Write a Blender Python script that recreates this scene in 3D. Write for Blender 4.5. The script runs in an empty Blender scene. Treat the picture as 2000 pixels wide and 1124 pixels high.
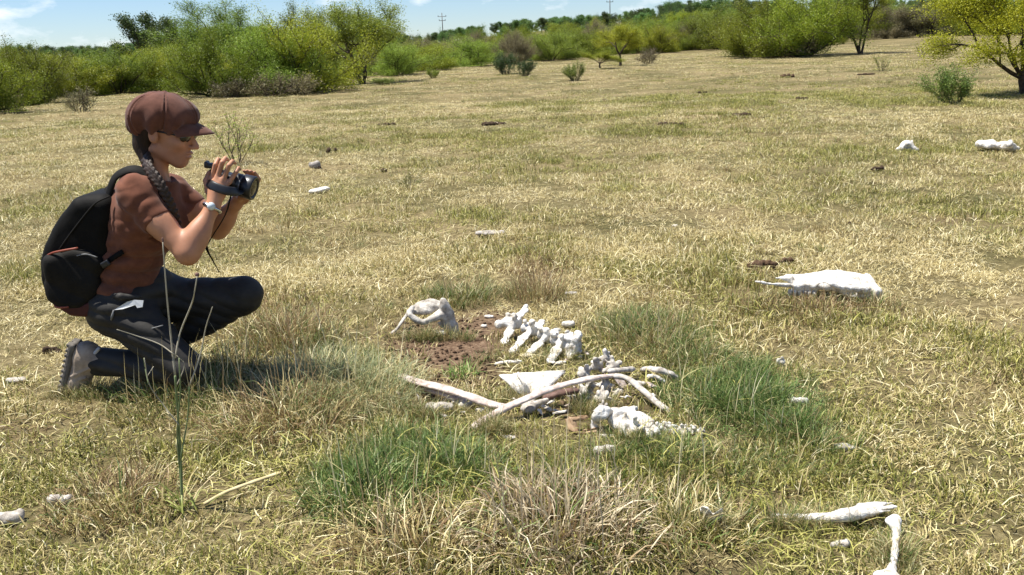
import bpy, math
import numpy as np
from mathutils import Matrix, Vector

rng = np.random.default_rng(11)
SC = bpy.context.scene
COL = SC.collection

# ------------------------------------------------------------------ camera
EYE = np.array([0.0, 0.0, 1.30])
FOC = 1730.0                       # focal length in pixels of the 2000 px wide photograph
PITCH = math.radians(15.4)
ROLL = math.radians(2.4)
_F = np.array([0, math.cos(PITCH), -math.sin(PITCH)])
_R0 = np.array([1.0, 0, 0])
_U0 = np.array([0, math.sin(PITCH), math.cos(PITCH)])
_R = _R0 * math.cos(ROLL) - _U0 * math.sin(ROLL)
_U = _U0 * math.cos(ROLL) + _R0 * math.sin(ROLL)
cam_d = bpy.data.cameras.new('camera')
cam = bpy.data.objects.new('camera', cam_d)
COL.objects.link(cam)
cam_d.sensor_width = 36.0
cam_d.lens = 36.0 * FOC / 2000.0
cam_d.clip_start = 0.05
cam_d.clip_end = 6000.0
cam.matrix_world = Matrix(((_R[0], _U[0], -_F[0], EYE[0]), (_R[1], _U[1], -_F[1], EYE[1]),
                           (_R[2], _U[2], -_F[2], EYE[2]), (0, 0, 0, 1)))
SC.camera = cam

# ------------------------------------------------------------------ sun, sky, exposure
SUN_EL = math.radians(69)
SUN_AZ = math.radians(-80)         # clockwise from +Y: the sun stands high on the left, just beyond the woman
sun_dir = Vector((math.sin(SUN_AZ) * math.cos(SUN_EL), math.cos(SUN_AZ) * math.cos(SUN_EL), math.sin(SUN_EL)))
sun_d = bpy.data.lights.new('sun', 'SUN')
sun_d.energy = 5.0
sun_d.angle = math.radians(0.5)
sun_d.color = (1.0, 0.965, 0.90)
sun = bpy.data.objects.new('sun', sun_d)
COL.objects.link(sun)
sun.rotation_euler = sun_dir.to_track_quat('Z', 'Y').to_euler()
SC.view_settings.view_transform = 'Standard'
SC.view_settings.look = 'None'
SC.view_settings.gamma = 1.0
SC.view_settings.use_curve_mapping = False
SC.view_settings.exposure = 0.88

W = bpy.data.worlds.new('World')
SC.world = W
W.use_nodes = True
wn, wl = W.node_tree.nodes, W.node_tree.links
wn.clear()
w_out = wn.new('ShaderNodeOutputWorld')
w_bg = wn.new('ShaderNodeBackground')
w_bg.inputs['Strength'].default_value = 0.05
sky = wn.new('ShaderNodeTexSky')
sky.sky_type = 'NISHITA'
sky.sun_disc = False
sky.sun_elevation = SUN_EL
sky.sun_rotation = SUN_AZ
sky.altitude = 400
sky.air_density = 1.0
sky.dust_density = 0.0
sky.ozone_density = 4.0
# small fair-weather clouds: noise over the direction, laid out on a level cloud sheet
w_tc = wn.new('ShaderNodeTexCoord')
w_sep = wn.new('ShaderNodeSeparateXYZ')
wl.new(w_tc.outputs['Generated'], w_sep.inputs[0])
def wmath(op, a, b=None, clamp=False):
    n = wn.new('ShaderNodeMath'); n.operation = op; n.use_clamp = clamp
    for i, v in enumerate((a, b)):
        if v is None: continue
        if isinstance(v, (int, float)): n.inputs[i].default_value = v
        else: wl.new(v, n.inputs[i])
    return n.outputs[0]
w_map = wn.new('ShaderNodeMapping'); w_map.inputs['Scale'].default_value = (1, 1, 2.6)
wl.new(w_tc.outputs['Generated'], w_map.inputs[0])
w_n = wn.new('ShaderNodeTexNoise')
w_n.inputs['Scale'].default_value = 9.0
w_n.inputs['Detail'].default_value = 7.0
w_n.inputs['Roughness'].default_value = 0.58
wl.new(w_map.outputs[0], w_n.inputs['Vector'])
w_ramp = wn.new('ShaderNodeValToRGB')
w_ramp.color_ramp.elements[0].position = 0.535
w_ramp.color_ramp.elements[0].color = (0, 0, 0, 1)
w_ramp.color_ramp.elements[1].position = 0.70
w_ramp.color_ramp.elements[1].color = (0.9, 0.9, 0.9, 1)
wl.new(w_n.outputs['Fac'], w_ramp.inputs[0])
w_mix = wn.new('ShaderNodeMix'); w_mix.data_type = 'RGBA'
wl.new(w_ramp.outputs[0], w_mix.inputs[0])
w_tint = wn.new('ShaderNodeMix'); w_tint.data_type = 'RGBA'; w_tint.blend_type = 'MULTIPLY'
w_tint.inputs[0].default_value = 1.0; w_tint.inputs[7].default_value = (1.06, 1.2, 1.46, 1)
wl.new(sky.outputs[0], w_tint.inputs[6]); wl.new(w_tint.outputs[2], w_mix.inputs[6])
w_mix.inputs[7].default_value = (13.5, 13.8, 14.2, 1)
wl.new(w_mix.outputs[2], w_bg.inputs[0])
wl.new(w_bg.outputs[0], w_out.inputs[0])

# ------------------------------------------------------------------ terrain and pixel lookup
def smooth01(t):
    t = np.clip(t, 0, 1)
    return t * t * (3 - 2 * t)

def H(x, y):
    x = np.asarray(x, float); y = np.asarray(y, float)
    near = 0.018 * np.sin(1.3 * x + 0.5) * np.sin(1.1 * y + 1.0) + 0.010 * np.sin(2.9 * x - 1.7 * y) + 0.006 * np.sin(6.1 * x + 4.3 * y)
    mid = 0.10 * np.sin(0.23 * x + 1.0) * np.sin(0.19 * y) * smooth01((y - 8) / 14)
    far = (1.0 + 7.0 * smooth01((x + 70) / 150)) * smooth01((y - 75) / 260)
    return near + mid + far

def ray(px, py):
    d = _F + _R * ((px - 1000.0) / FOC) + _U * ((562.0 - py) / FOC)
    return d

def A(px, py, h=0.0):
    """the point h metres above the ground that the photograph shows at (px, py)"""
    d = ray(px, py)
    z = h
    p = None
    for _ in range(40):
        t = (EYE[2] - z) / max(1e-5, -d[2])
        p = EYE + d * t
        z2 = float(H(p[0], p[1])) + h
        z = z + 0.6 * (z2 - z)
    return p

def Wp(px, py, Y):
    d = ray(px, py)
    return EYE + d * (Y / d[1])

def pix(P):
    v = np.asarray(P, float) - EYE
    dep = v @ _F
    return 1000 + FOC * (v @ _R) / dep, 562 - FOC * (v @ _U) / dep

def ppm(P):
    return FOC / float((np.asarray(P) - EYE) @ _F)

# ------------------------------------------------------------------ objects
def tag(o, label=None, cat=None, group=None, kind=None):
    if label: o['label'] = label
    if cat: o['category'] = cat
    if group: o['group'] = group
    if kind: o['kind'] = kind
    return o

def mesh_data(name, V, F, mat=None, smooth=True, attrs=None):
    me = bpy.data.meshes.new(name)
    V = np.asarray(V, np.float32)
    if isinstance(F, np.ndarray):
        nf, k = F.shape
        me.vertices.add(len(V)); me.vertices.foreach_set('co', V.ravel())
        me.loops.add(nf * k); me.loops.foreach_set('vertex_index', F.astype(np.int32).ravel())
        me.polygons.add(nf)
        me.polygons.foreach_set('loop_start', np.arange(0, nf * k, k, dtype=np.int32))
        me.polygons.foreach_set('loop_total', np.full(nf, k, np.int32))
        me.update(calc_edges=True)
    else:
        me.from_pydata([tuple(map(float, v)) for v in V], [], F)
        me.update()
    if smooth:
        me.polygons.foreach_set('use_smooth', np.ones(len(me.polygons), bool))
    if attrs:
        for an, av in attrs.items():
            a = me.attributes.new(an, 'FLOAT', 'POINT')
            a.data.foreach_set('value', np.asarray(av, np.float32))
    if mat: me.materials.append(mat)
    return me

def empty(name, loc):
    o = bpy.data.objects.new(name, None)
    COL.objects.link(o); o.location = loc
    o.empty_display_size = 0.1
    return o

def wloc(o):
    v = np.zeros(3)
    while o is not None:
        v = v + np.array(o.location); o = o.parent
    return v

def part(name, VF, mat, parent, **kw):
    """a child mesh given in world coordinates"""
    V, F = VF[0], VF[1]
    me = mesh_data(name, np.asarray(V) - wloc(parent), F, mat, **kw)
    o = bpy.data.objects.new(name, me)
    COL.objects.link(o); o.parent = parent
    return o

def single(name, VF, mat, loc, **kw):
    me = mesh_data(name, np.asarray(VF[0]) - np.asarray(loc), VF[1], mat, **kw)
    o = bpy.data.objects.new(name, me)
    COL.objects.link(o); o.location = loc
    return o

def join(*vfs):
    Vs, Fs, n = [], [], 0
    for V, F in vfs:
        V = np.asarray(V)
        Vs.append(V)
        Fs.extend([tuple(int(i) + n for i in f) for f in F])
        n += len(V)
    return np.concatenate(Vs), Fs

# ------------------------------------------------------------------ noise
def hash2(i, j, s=0):
    n = (i * 374761393 + j * 668265263 + s * 144665) & 0xffffffff
    n = ((n ^ (n >> 13)) * 1274126177) & 0xffffffff
    return ((n ^ (n >> 16)) & 0xffff) / 65535.0

def vnoise(x, y, s=0):
    x = np.asarray(x, float); y = np.asarray(y, float)
    i = np.floor(x).astype(np.int64); j = np.floor(y).astype(np.int64)
    u = smooth01(x - i); v = smooth01(y - j)
    a, b, c, d = hash2(i, j, s), hash2(i + 1, j, s), hash2(i, j + 1, s), hash2(i + 1, j + 1, s)
    return (a * (1 - u) + b * u) * (1 - v) + (c * (1 - u) + d * u) * v

def fbm(x, y, s=0, o=3):
    t, a, f, n = 0, 0.5, 1.0, 0
    for k in range(o):
        t = t + a * vnoise(x * f, y * f, s + k); n += a; a *= 0.5; f *= 2.03
    return t / n

def n3(P, f, s=0.0):
    """cheap smooth 3-D noise about -1..1"""
    x, y, z = P[..., 0] * f, P[..., 1] * f, P[..., 2] * f
    return (np.sin(x * 1.0 + 1.7 * np.sin(y * 0.9 + s) + s) + np.sin(y * 1.13 + 1.5 * np.sin(z * 1.07 + 2 * s) + 1.3) + np.sin(z * 0.93 + 1.6 * np.sin(x * 1.1 - s) + 2.1 + s)) / 3.0

# ------------------------------------------------------------------ signed distance modelling
def nrm(v):
    v = np.asarray(v, float)
    return v / (np.linalg.norm(v) + 1e-12)

def frame(x, z=(0, 0, 1)):
    """rotation whose columns are local x, y, z"""
    x = nrm(x); y = nrm(np.cross(z, x)); z = np.cross(x, y)
    return np.stack([x, y, z], 1)

def cone(a, b, ra, rb=None, k=0.0, op='u'):
    a = np.asarray(a, float); b = np.asarray(b, float); rb = ra if rb is None else rb
    ab = b - a; L2 = float(ab @ ab) + 1e-12
    def f(P):
        v = P - a
        t = np.clip(v @ ab / L2, 0, 1)
        return np.linalg.norm(v - t[..., None] * ab, axis=-1) - (ra + (rb - ra) * t)
    m = max(ra, rb)
    return (f, np.minimum(a, b) - m, np.maximum(a, b) + m, k, op)

def ell(c, r, R=None, k=0.0, op='u'):
    c = np.asarray(c, float); r = np.asarray(r, float)
    R = np.eye(3) if R is None else R
    def f(P):
        q = (P - c) @ R
        k0 = np.linalg.norm(q / r, axis=-1); k1 = np.linalg.norm(q / (r * r), axis=-1) + 1e-9
        return k0 * (k0 - 1.0) / k1
    e = np.abs(R) @ r
    return (f, c - e, c + e, k, op)

def rbox(c, b, R=None, r=0.01, k=0.0, op='u'):
    c = np.asarray(c, float); b = np.asarray(b, float); R = np.eye(3) if R is None else R
    def f(P):
        q = np.abs((P - c) @ R) - (b - r)
        return np.linalg.norm(np.maximum(q, 0), axis=-1) + np.minimum(q.max(-1), 0) - r
    e = np.abs(R) @ b
    return (f, c - e, c + e, k, op)

def prism(poly, yc, half, r=0.03, k=0.0, op='u'):
    """rounded slab: outline given as points in the x-z plane, thickness along y"""
    q = np.array([[p[0], p[2]] for p in poly]); c = q.mean(0); q = c + (q - c) * (1 - r / np.linalg.norm(q - c, axis=1).mean())
    n_ = len(q)
    def f(P):
        x = P[..., 0]; z = P[..., 2]
        d = np.full(x.shape, 1e9); s = np.ones(x.shape)
        for i in range(n_):
            a = q[i]; b = q[i - 1]; ex, ez = b - a; wx = x - a[0]; wz = z - a[1]
            t = np.clip((wx * ex + wz * ez) / (ex * ex + ez * ez), 0, 1)
            d = np.minimum(d, (wx - ex * t) ** 2 + (wz - ez * t) ** 2)
            c1 = z >= a[1]; c2 = z < b[1]; c3 = ex * wz > ez * wx
            s = np.where((c1 & c2 & c3) | (~c1 & ~c2 & ~c3), -s, s)
        d2 = s * np.sqrt(d); dy = np.abs(P[..., 1] - yc) - (half - r)
        return np.hypot(np.maximum(d2, 0), np.maximum(dy, 0)) + np.minimum(np.maximum(d2, dy), 0) - r
    lo = np.array([q[:, 0].min() - r, yc - half, q[:, 1].min() - r]); hi = np.array([q[:, 0].max() + r, yc + half, q[:, 1].max() + r])
    return (f, lo, hi, k, op)

def chain(pts, rads, k=0.0):
    return [cone(pts[i], pts[i + 1], rads[i], rads[i + 1], k if i else k) for i in range(len(pts) - 1)]

def surf(prims, vox, disp=None, dmax=0.0, clip=None):
    """mesh of the smooth union / subtraction of prims, by sparse surface nets"""
    lo = np.min([p[1] for p in prims if p[4] == 'u'], 0) - vox * 4 - dmax
    hi = np.max([p[2] for p in prims if p[4] == 'u'], 0) + vox * 4 + dmax
    B = 8
    nb = np.ceil((hi - lo) / (vox * B)).astype(int)
    ii = np.stack(np.meshgrid(*[np.arange(n) for n in nb], indexing='ij'), -1).reshape(-1, 3)
    cen = lo + (ii + 0.5) * vox * B
    hd = vox * B * 0.87 + dmax
    dist = [p[0](cen) for p in prims]
    d = np.full(len(cen), 1e3); uni = np.full(len(cen), 1e3)
    for p, q in zip(prims, dist):
        if p[4] == 'u':
            d = np.minimum(d, q - p[3] * 0.3)
    for p, q in zip(prims, dist):
        if p[4] == 's': d = np.maximum(d, -q - hd)
    keep = np.abs(d) < hd * 1.45 + 0.001
    ii = ii[keep]; cen = cen[keep]; d = d[keep]
    dist = [q[keep] for q in dist]
    nB = len(ii)
    off = np.stack(np.meshgrid(*[np.arange(B + 1)] * 3, indexing='ij'), -1).reshape(-1, 3)
    D = np.full((nB, (B + 1) ** 3), 1.0, np.float64)
    base = lo + ii * vox * B
    offv = off * vox
    for p, q in zip(prims, dist):
        f, _, _, k, op = p
        m = (q < hd * 2.2 + 2 * k + np.maximum(d, 0)) if op == 'u' else (q < hd * 2.0 + 2 * k)
        idx = np.nonzero(m)[0]
        for s in range(0, len(idx), 600):
            ix = idx[s:s + 600]
            v = f(base[ix][:, None, :] + offv[None])
            c = D[ix]
            if op == 's':
                v = -v
                if k > 0:
                    h = np.clip(0.5 - 0.5 * (v * -1 + c) / k * -1, 0, 1)
                    h = np.clip(0.5 + 0.5 * (v - c) / k, 0, 1)
                    D[ix] = c * (1 - h) + v * h + k * h * (1 - h)
                else:
                    D[ix] = np.maximum(c, v)
            elif k > 0:
                h = np.clip(0.5 + 0.5 * (c - v) / k, 0, 1)
                D[ix] = c * (1 - h) + v * h - k * h * (1 - h)
            else:
                D[ix] = np.minimum(c, v)
    if disp is not None or clip is not None:
        for s in range(0, nB, 600):
            P = base[s:s + 600][:, None, :] + offv[None]
            if disp is not None: D[s:s + 600] += disp(P)
            if clip is not None: D[s:s + 600] = np.maximum(D[s:s + 600], clip(P))
    D = D.reshape(nB, B + 1, B + 1, B + 1)
    inside = D < 0
    c8 = [inside[:, i:i + B, j:j + B, k:k + B] for i in (0, 1) for j in (0, 1) for k in (0, 1)]
    n_in = sum(c.astype(np.int8) for c in c8)
    act = (n_in > 0) & (n_in < 8)
    bi, ci, cj, ck = np.nonzero(act)
    dims = nb * B + 2
    g = ii[bi] * B + np.stack([ci, cj, ck], -1)
    gid = (g[:, 0] * dims[1] + g[:, 1]) * dims[2] + g[:, 2]
    acc = np.zeros((len(bi), 3)); cnt = np.zeros(len(bi))
    cs = [(0, 0, 0), (0, 0, 1), (0, 1, 0), (0, 1, 1), (1, 0, 0), (1, 0, 1), (1, 1, 0), (1, 1, 1)]
    val = [D[bi, ci + c[0], cj + c[1], ck + c[2]] for c in cs]
    for a in range(8):
        for b in range(a + 1, 8):
            if sum(x != y for x, y in zip(cs[a], cs[b])) != 1: continue
            va, vb = val[a], val[b]
            m = (va < 0) != (vb < 0)
            t = np.where(m, va / np.where(m, va - vb, 1), 0)
            p = np.array(cs[a]) + t[:, None] * (np.array(cs[b]) - np.array(cs[a]))
            acc += np.where(m[:, None], p, 0); cnt += m
    V = lo + (g + acc / cnt[:, None]) * vox
    order = np.argsort(gid); sg = gid[order]
    def find(q):
        k = np.clip(np.searchsorted(sg, q), 0, len(sg) - 1)
        return np.where(sg[k] == q, order[k], -1)
    quads = []
    st = np.array([dims[1] * dims[2], dims[2], 1])
    for ax in range(3):
        e1, e2 = (ax + 1) % 3, (ax + 2) % 3
        o = [0, 0, 0]; o[ax] = 1
        s0 = inside[:, :B, :B, :B]
        s1 = inside[:, o[0]:o[0] + B, o[1]:o[1] + B, o[2]:o[2] + B]
        bb, x, y, z = np.nonzero(s0 != s1)
        gg = ii[bb] * B + np.stack([x, y, z], -1)
        q = gg @ st
        a0 = find(q); a1 = find(q - st[e1]); a2 = find(q - st[e1] - st[e2]); a3 = find(q - st[e2])
        ok = (a0 >= 0) & (a1 >= 0) & (a2 >= 0) & (a3 >= 0)
        fl = s0[bb, x, y, z]
        Q = np.stack([a0, a1, a2, a3], -1)
        Q = np.where(fl[:, None], Q, Q[:, ::-1])
        quads.append(Q[ok])
    F = np.concatenate(quads)
    return V, F

# ------------------------------------------------------------------ tubes and sweeps
def catmull(pts, n=6):
    pts = np.asarray(pts, float)
    if len(pts) < 3:
        t = np.linspace(0, 1, n + 1)[:, None]
        return pts[0] * (1 - t) + pts[-1] * t
    P = np.vstack([2 * pts[0] - pts[1], pts, 2 * pts[-1] - pts[-2]])
    out = []
    for i in range(1, len(P) - 2):
        for t in np.linspace(0, 1, n, endpoint=False):
            a, b, c, d = P[i - 1:i + 3]
            out.append(0.5 * ((2 * b) + (-a + c) * t + (2 * a - 5 * b + 4 * c - d) * t * t + (-a + 3 * b - 3 * c + d) * t ** 3))
    out.append(P[-2])
    return np.array(out)

def sweep(pts, ra, rb=None, sides=8, up=(0, 0, 1), cap=True):
    """tube along pts; ra: half width sideways, rb: half height along up (arrays or numbers)"""
    pts = np.asarray(pts, float); n = len(pts)
    ra = np.broadcast_to(np.asarray(ra, float), (n,)); rb = ra if rb is None else np.broadcast_to(np.asarray(rb, float), (n,))
    T = np.gradient(pts, axis=0); T /= np.linalg.norm(T, axis=1)[:, None] + 1e-12
    up = np.asarray(up, float)
    S = np.cross(T, up)
    bad = np.linalg.norm(S, axis=1) < 1e-3
    S[bad] = np.cross(T[bad], np.array([1.0, 0.01, 0]))
    S /= np.linalg.norm(S, axis=1)[:, None]
    Uv = np.cross(S, T)
    th = np.linspace(0, 2 * np.pi, sides, endpoint=False)
    V = (pts[:, None, :] + (ra[:, None] * np.cos(th))[..., None] * S[:, None, :] + (rb[:, None] * np.sin(th))[..., None] * Uv[:, None, :]).reshape(-1, 3)
    F = []
    for i in range(n - 1):
        for j in range(sides):
            j2 = (j + 1) % sides
            F.append((i * sides + j, i * sides + j2, (i + 1) * sides + j2, (i + 1) * sides + j))
    if cap:
        F.append(tuple(range(sides - 1, -1, -1)))
        F.append(tuple((n - 1) * sides + j for j in range(sides)))
    return V, F

# ------------------------------------------------------------------ materials
def new_mat(name):
    m = bpy.data.materials.new(name); m.use_nodes = True
    nt = m.node_tree; nt.nodes.clear()
    return m, nt.nodes, nt.links

def ramp_node(nodes, stops):
    r = nodes.new('ShaderNodeValToRGB')
    e = r.color_ramp.elements
    while len(e) < len(stops): e.new(0.5)
    for el, (p, c) in zip(e, stops):
        el.position = p; el.color = (*c, 1)
    return r

def noise_mat(name, stops, scale=20.0, rough=0.7, bump=0.3, bscale=None, detail=5, spec=0.3, sss=0.0, dist=0.002, metallic=0.0, coat=0.0, stretch=None, sheen=0.0):
    m, n, l = new_mat(name)
    out = n.new('ShaderNodeOutputMaterial'); b = n.new('ShaderNodeBsdfPrincipled')
    tc = n.new('ShaderNodeTexCoord'); vec = tc.outputs['Object']
    if stretch:
        mp = n.new('ShaderNodeMapping'); mp.inputs['Scale'].default_value = stretch
        l.new(vec, mp.inputs[0]); vec = mp.outputs[0]
    nz = n.new('ShaderNodeTexNoise'); nz.inputs['Scale'].default_value = scale; nz.inputs['Detail'].default_value = detail
    nz.inputs['Roughness'].default_value = 0.62
    l.new(vec, nz.inputs['Vector'])
    r = ramp_node(n, stops)
    l.new(nz.outputs['Fac'], r.inputs[0]); l.new(r.outputs[0], b.inputs['Base Color'])
    b.inputs['Roughness'].default_value = rough
    b.inputs['Specular IOR Level'].default_value = spec
    b.inputs['Metallic'].default_value = metallic
    b.inputs['Coat Weight'].default_value = coat
    if sheen:
        b.inputs['Sheen Weight'].default_value = sheen
    if sss:
        b.inputs['Subsurface Weight'].default_value = sss
        b.inputs['Subsurface Radius'].default_value = (0.012, 0.005, 0.003)
    if bump:
        n2 = n.new('ShaderNodeTexNoise'); n2.inputs['Scale'].default_value = bscale or scale * 4; n2.inputs['Detail'].default_value = 4
        l.new(vec, n2.inputs['Vector'])
        bp = n.new('ShaderNodeBump'); bp.inputs['Strength'].default_value = bump; bp.inputs['Distance'].default_value = dist
        l.new(n2.outputs['Fac'], bp.inputs['Height']); l.new(bp.outputs[0], b.inputs['Normal'])
    l.new(b.outputs[0], out.inputs[0])
    return m

def blade_mat(name, dry, green, brown, instanced, g0=0.5, b0=0.0, transl=0.24):
    """grass: each blade mixes its own tint of dry, green and brown; tufts carry how green and how brown they are"""
    m, n, l = new_mat(name)
    out = n.new('ShaderNodeOutputMaterial')
    def attr(nm, ty):
        a = n.new('ShaderNodeAttribute'); a.attribute_name = nm; a.attribute_type = ty
        return a.outputs['Fac']
    def mth(op, a, b, clamp=False):
        q = n.new('ShaderNodeMath'); q.operation = op; q.use_clamp = clamp
        for i, v in enumerate((a, b)):
            if isinstance(v, (int, float)): q.inputs[i].default_value = v
            else: l.new(v, q.inputs[i])
        return q.outputs[0]
    tint = attr('tint', 'GEOMETRY'); tint2 = attr('tint_two', 'GEOMETRY')
    gr = attr('green', 'INSTANCER') if instanced else g0
    br = attr('brown', 'INSTANCER') if instanced else b0
    rd = ramp_node(n, dry); l.new(tint, rd.inputs[0])
    rg = ramp_node(n, green); l.new(tint, rg.inputs[0])
    rb = ramp_node(n, brown); l.new(tint, rb.inputs[0])
    # a blade is green when its second tint lies below the tuft's greenness
    fg = mth('MULTIPLY', mth('SUBTRACT', gr, tint2), 5.0); fg = mth('ADD', fg, 0.5, True)
    t3 = mth('FRACT', mth('MULTIPLY', tint2, 7.31), 0)
    fb = mth('MULTIPLY', mth('SUBTRACT', br, t3), 5.0); fb = mth('ADD', fb, 0.5, True)
    m1 = n.new('ShaderNodeMix'); m1.data_type = 'RGBA'
    l.new(fg, m1.inputs[0]); l.new(rd.outputs[0], m1.inputs[6]); l.new(rg.outputs[0], m1.inputs[7])
    m2 = n.new('ShaderNodeMix'); m2.data_type = 'RGBA'
    l.new(fb, m2.inputs[0]); l.new(m1.outputs[2], m2.inputs[6]); l.new(rb.outputs[0], m2.inputs[7])
    d = n.new('ShaderNodeBsdfPrincipled'); d.inputs['Roughness'].default_value = 0.5; d.inputs['Specular IOR Level'].default_value = 0.3
    t = n.new('ShaderNodeBsdfTranslucent')
    l.new(m2.outputs[2], d.inputs['Base Color']); l.new(m2.outputs[2], t.inputs['Color'])
    mx = n.new('ShaderNodeMixShader'); mx.inputs[0].default_value = transl
    l.new(d.outputs[0], mx.inputs[1]); l.new(t.outputs[0], mx.inputs[2]); l.new(mx.outputs[0], out.inputs[0])
    return m

def leaf_mat(name, stops, transl=0.35, var=0.25):
    m, n, l = new_mat(name)
    out = n.new('ShaderNodeOutputMaterial')
    a = n.new('ShaderNodeAttribute'); a.attribute_name = 'tint'
    r = ramp_node(n, stops); l.new(a.outputs['Fac'], r.inputs[0])
    oi = n.new('ShaderNodeObjectInfo')
    hsv = n.new('ShaderNodeHueSaturation')
    mr = n.new('ShaderNodeMapRange'); mr.inputs['To Min'].default_value = 1 - var; mr.inputs['To Max'].default_value = 1 + var
    l.new(oi.outputs['Random'], mr.inputs['Value']); l.new(mr.outputs[0], hsv.inputs['Value'])
    mh = n.new('ShaderNodeMapRange'); mh.inputs['To Min'].default_value = 0.485; mh.inputs['To Max'].default_value = 0.515
    f = n.new('ShaderNodeMath'); f.operation = 'FRACT'; f2 = n.new('ShaderNodeMath'); f2.operation = 'MULTIPLY'; f2.inputs[1].default_value = 13.7
    l.new(oi.outputs['Random'], f2.inputs[0]); l.new(f2.outputs[0], f.inputs[0]); l.new(f.outputs[0], mh.inputs['Value']); l.new(mh.outputs[0], hsv.inputs['Hue'])
    l.new(r.outputs[0], hsv.inputs['Color'])
    d = n.new('ShaderNodeBsdfPrincipled'); d.inputs['Roughness'].default_value = 0.5; d.inputs['Specular IOR Level'].default_value = 0.3
    t = n.new('ShaderNodeBsdfTranslucent')
    l.new(hsv.outputs[0], d.inputs['Base Color']); l.new(hsv.outputs[0], t.inputs['Color'])
    mx = n.new('ShaderNodeMixShader'); mx.inputs[0].default_value = transl
    l.new(d.outputs[0], mx.inputs[1]); l.new(t.outputs[0], mx.inputs[2]); l.new(mx.outputs[0], out.inputs[0])
    return m

# ================================================================== GROUND
def bumpf(px, py, cx, cy, rx, ry):
    return np.exp(-(((px - cx) / rx) ** 2 + ((py - cy) / ry) ** 2))

def ground_pix(x, y):
    P = np.stack([x, y, H(x, y)], -1)
    v = P - EYE
    dep = np.maximum(v @ _F, 0.05)
    return 1000 + FOC * (v @ _R) / dep, 562 - FOC * (v @ _U) / dep

def soil_mask(x, y):
    px, py = ground_pix(x, y)
    m = 1.6 * bumpf(px, py, 880, 675, 115, 42) + 0.7 * bumpf(px, py, 960, 625, 60, 26) + 0.95 * bumpf(px, py, 1130, 785, 120, 34) \
        + 0.6 * bumpf(px, py, 820, 800, 70, 30) + 0.5 * bumpf(px, py, 900, 740, 90, 25) + 0.5 * bumpf(px, py, 1780, 720, 50, 12) + 0.5 * bumpf(px, py, 1860, 430, 60, 10) \
        + 0.5 * bumpf(px, py, 30, 840, 60, 22) + 0.5 * bumpf(px, py, 1560, 985, 60, 12)
    m = m * (0.65 + 0.7 * fbm(x * 9, y * 9, 5))
    return np.clip(np.where((y > 0.8) & (y < 14), m, 0), 0, 1)

gu = np.linspace(-1, 1, 301)
gx = 1.2 * np.sinh(8.35 * gu); gy = 3.2 + 1.2 * np.sinh(8.35 * gu)
GX, GY = np.meshgrid(gx, gy, indexing='xy')
GZ = H(GX, GY) + 0.02 * (fbm(GX * 5, GY * 5, 9) - 0.5) * (np.abs(GY - 3.2) < 6)
N = 301
gi = np.arange(N * N).reshape(N, N)
GF = np.stack([gi[:-1, :-1], gi[:-1, 1:], gi[1:, 1:], gi[1:, :-1]], -1).reshape(-1, 4)
m, n, l = new_mat('ground thatch and soil')
out = n.new('ShaderNodeOutputMaterial'); b = n.new('ShaderNodeBsdfPrincipled'); tc = n.new('ShaderNodeTexCoord')
def tex(scale, detail=6, rough=0.65, vec=None):
    t = n.new('ShaderNodeTexNoise'); t.inputs['Scale'].default_value = scale; t.inputs['Detail'].default_value = detail; t.inputs['Roughness'].default_value = rough
    l.new(vec or tc.outputs['Object'], t.inputs['Vector']); return t.outputs['Fac']
def mixc(f, a, c):
    q = n.new('ShaderNodeMix'); q.data_type = 'RGBA'
    l.new(f, q.inputs[0])
    for i, v in ((6, a), (7, c)):
        if isinstance(v, tuple): q.inputs[i].default_value = (*v, 1)
        else: l.new(v, q.inputs[i])
    return q.outputs[2]
r1 = ramp_node(n, [(0.32, (0.06, 0.044, 0.022)), (0.5, (0.20, 0.155, 0.075)), (0.68, (0.42, 0.34, 0.18))]); l.new(tex(24, 9, 0.75), r1.inputs[0])
r2 = ramp_node(n, [(0.38, (0.04, 0.038, 0.014)), (0.55, (0.12, 0.105, 0.04)), (0.7, (0.28, 0.235, 0.11))]); l.new(tex(30, 9, 0.75), r2.inputs[0])
f1 = ramp_node(n, [(0.40, (0, 0, 0)), (0.62, (1, 1, 1))]); l.new(tex(0.45, 5), f1.inputs[0])
c1 = mixc(f1.outputs[0], r1.outputs[0], r2.outputs[0])
r3 = ramp_node(n, [(0.3, (0.065, 0.04, 0.025)), (0.5, (0.165, 0.105, 0.065)), (0.72, (0.33, 0.235, 0.15))]); l.new(tex(45, 8, 0.7), r3.inputs[0])
sa = n.new('ShaderNodeAttribute'); sa.attribute_name = 'soil'
c2 = mixc(sa.outputs['Fac'], c1, r3.outputs[0])
l.new(c2, b.inputs['Base Color']); b.inputs['Roughness'].default_value = 0.95; b.inputs['Specular IOR Level'].default_value = 0.1
bp = n.new('ShaderNodeBump'); bp.inputs['Strength'].default_value = 0.9; bp.inputs['Distance'].default_value = 0.02
l.new(tex(60, 8, 0.7), bp.inputs['Height']); l.new(bp.outputs[0], b.inputs['Normal']); l.new(b.outputs[0], out.inputs[0])
ground = single('ground', (np.stack([GX, GY, GZ], -1).reshape(-1, 3), GF), m, (0, 0, 0), attrs={'soil': soil_mask(GX, GY).ravel()})
tag(ground, 'open pasture of short sun-bleached grass with a bare brown soil patch', 'ground', kind='structure')

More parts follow.
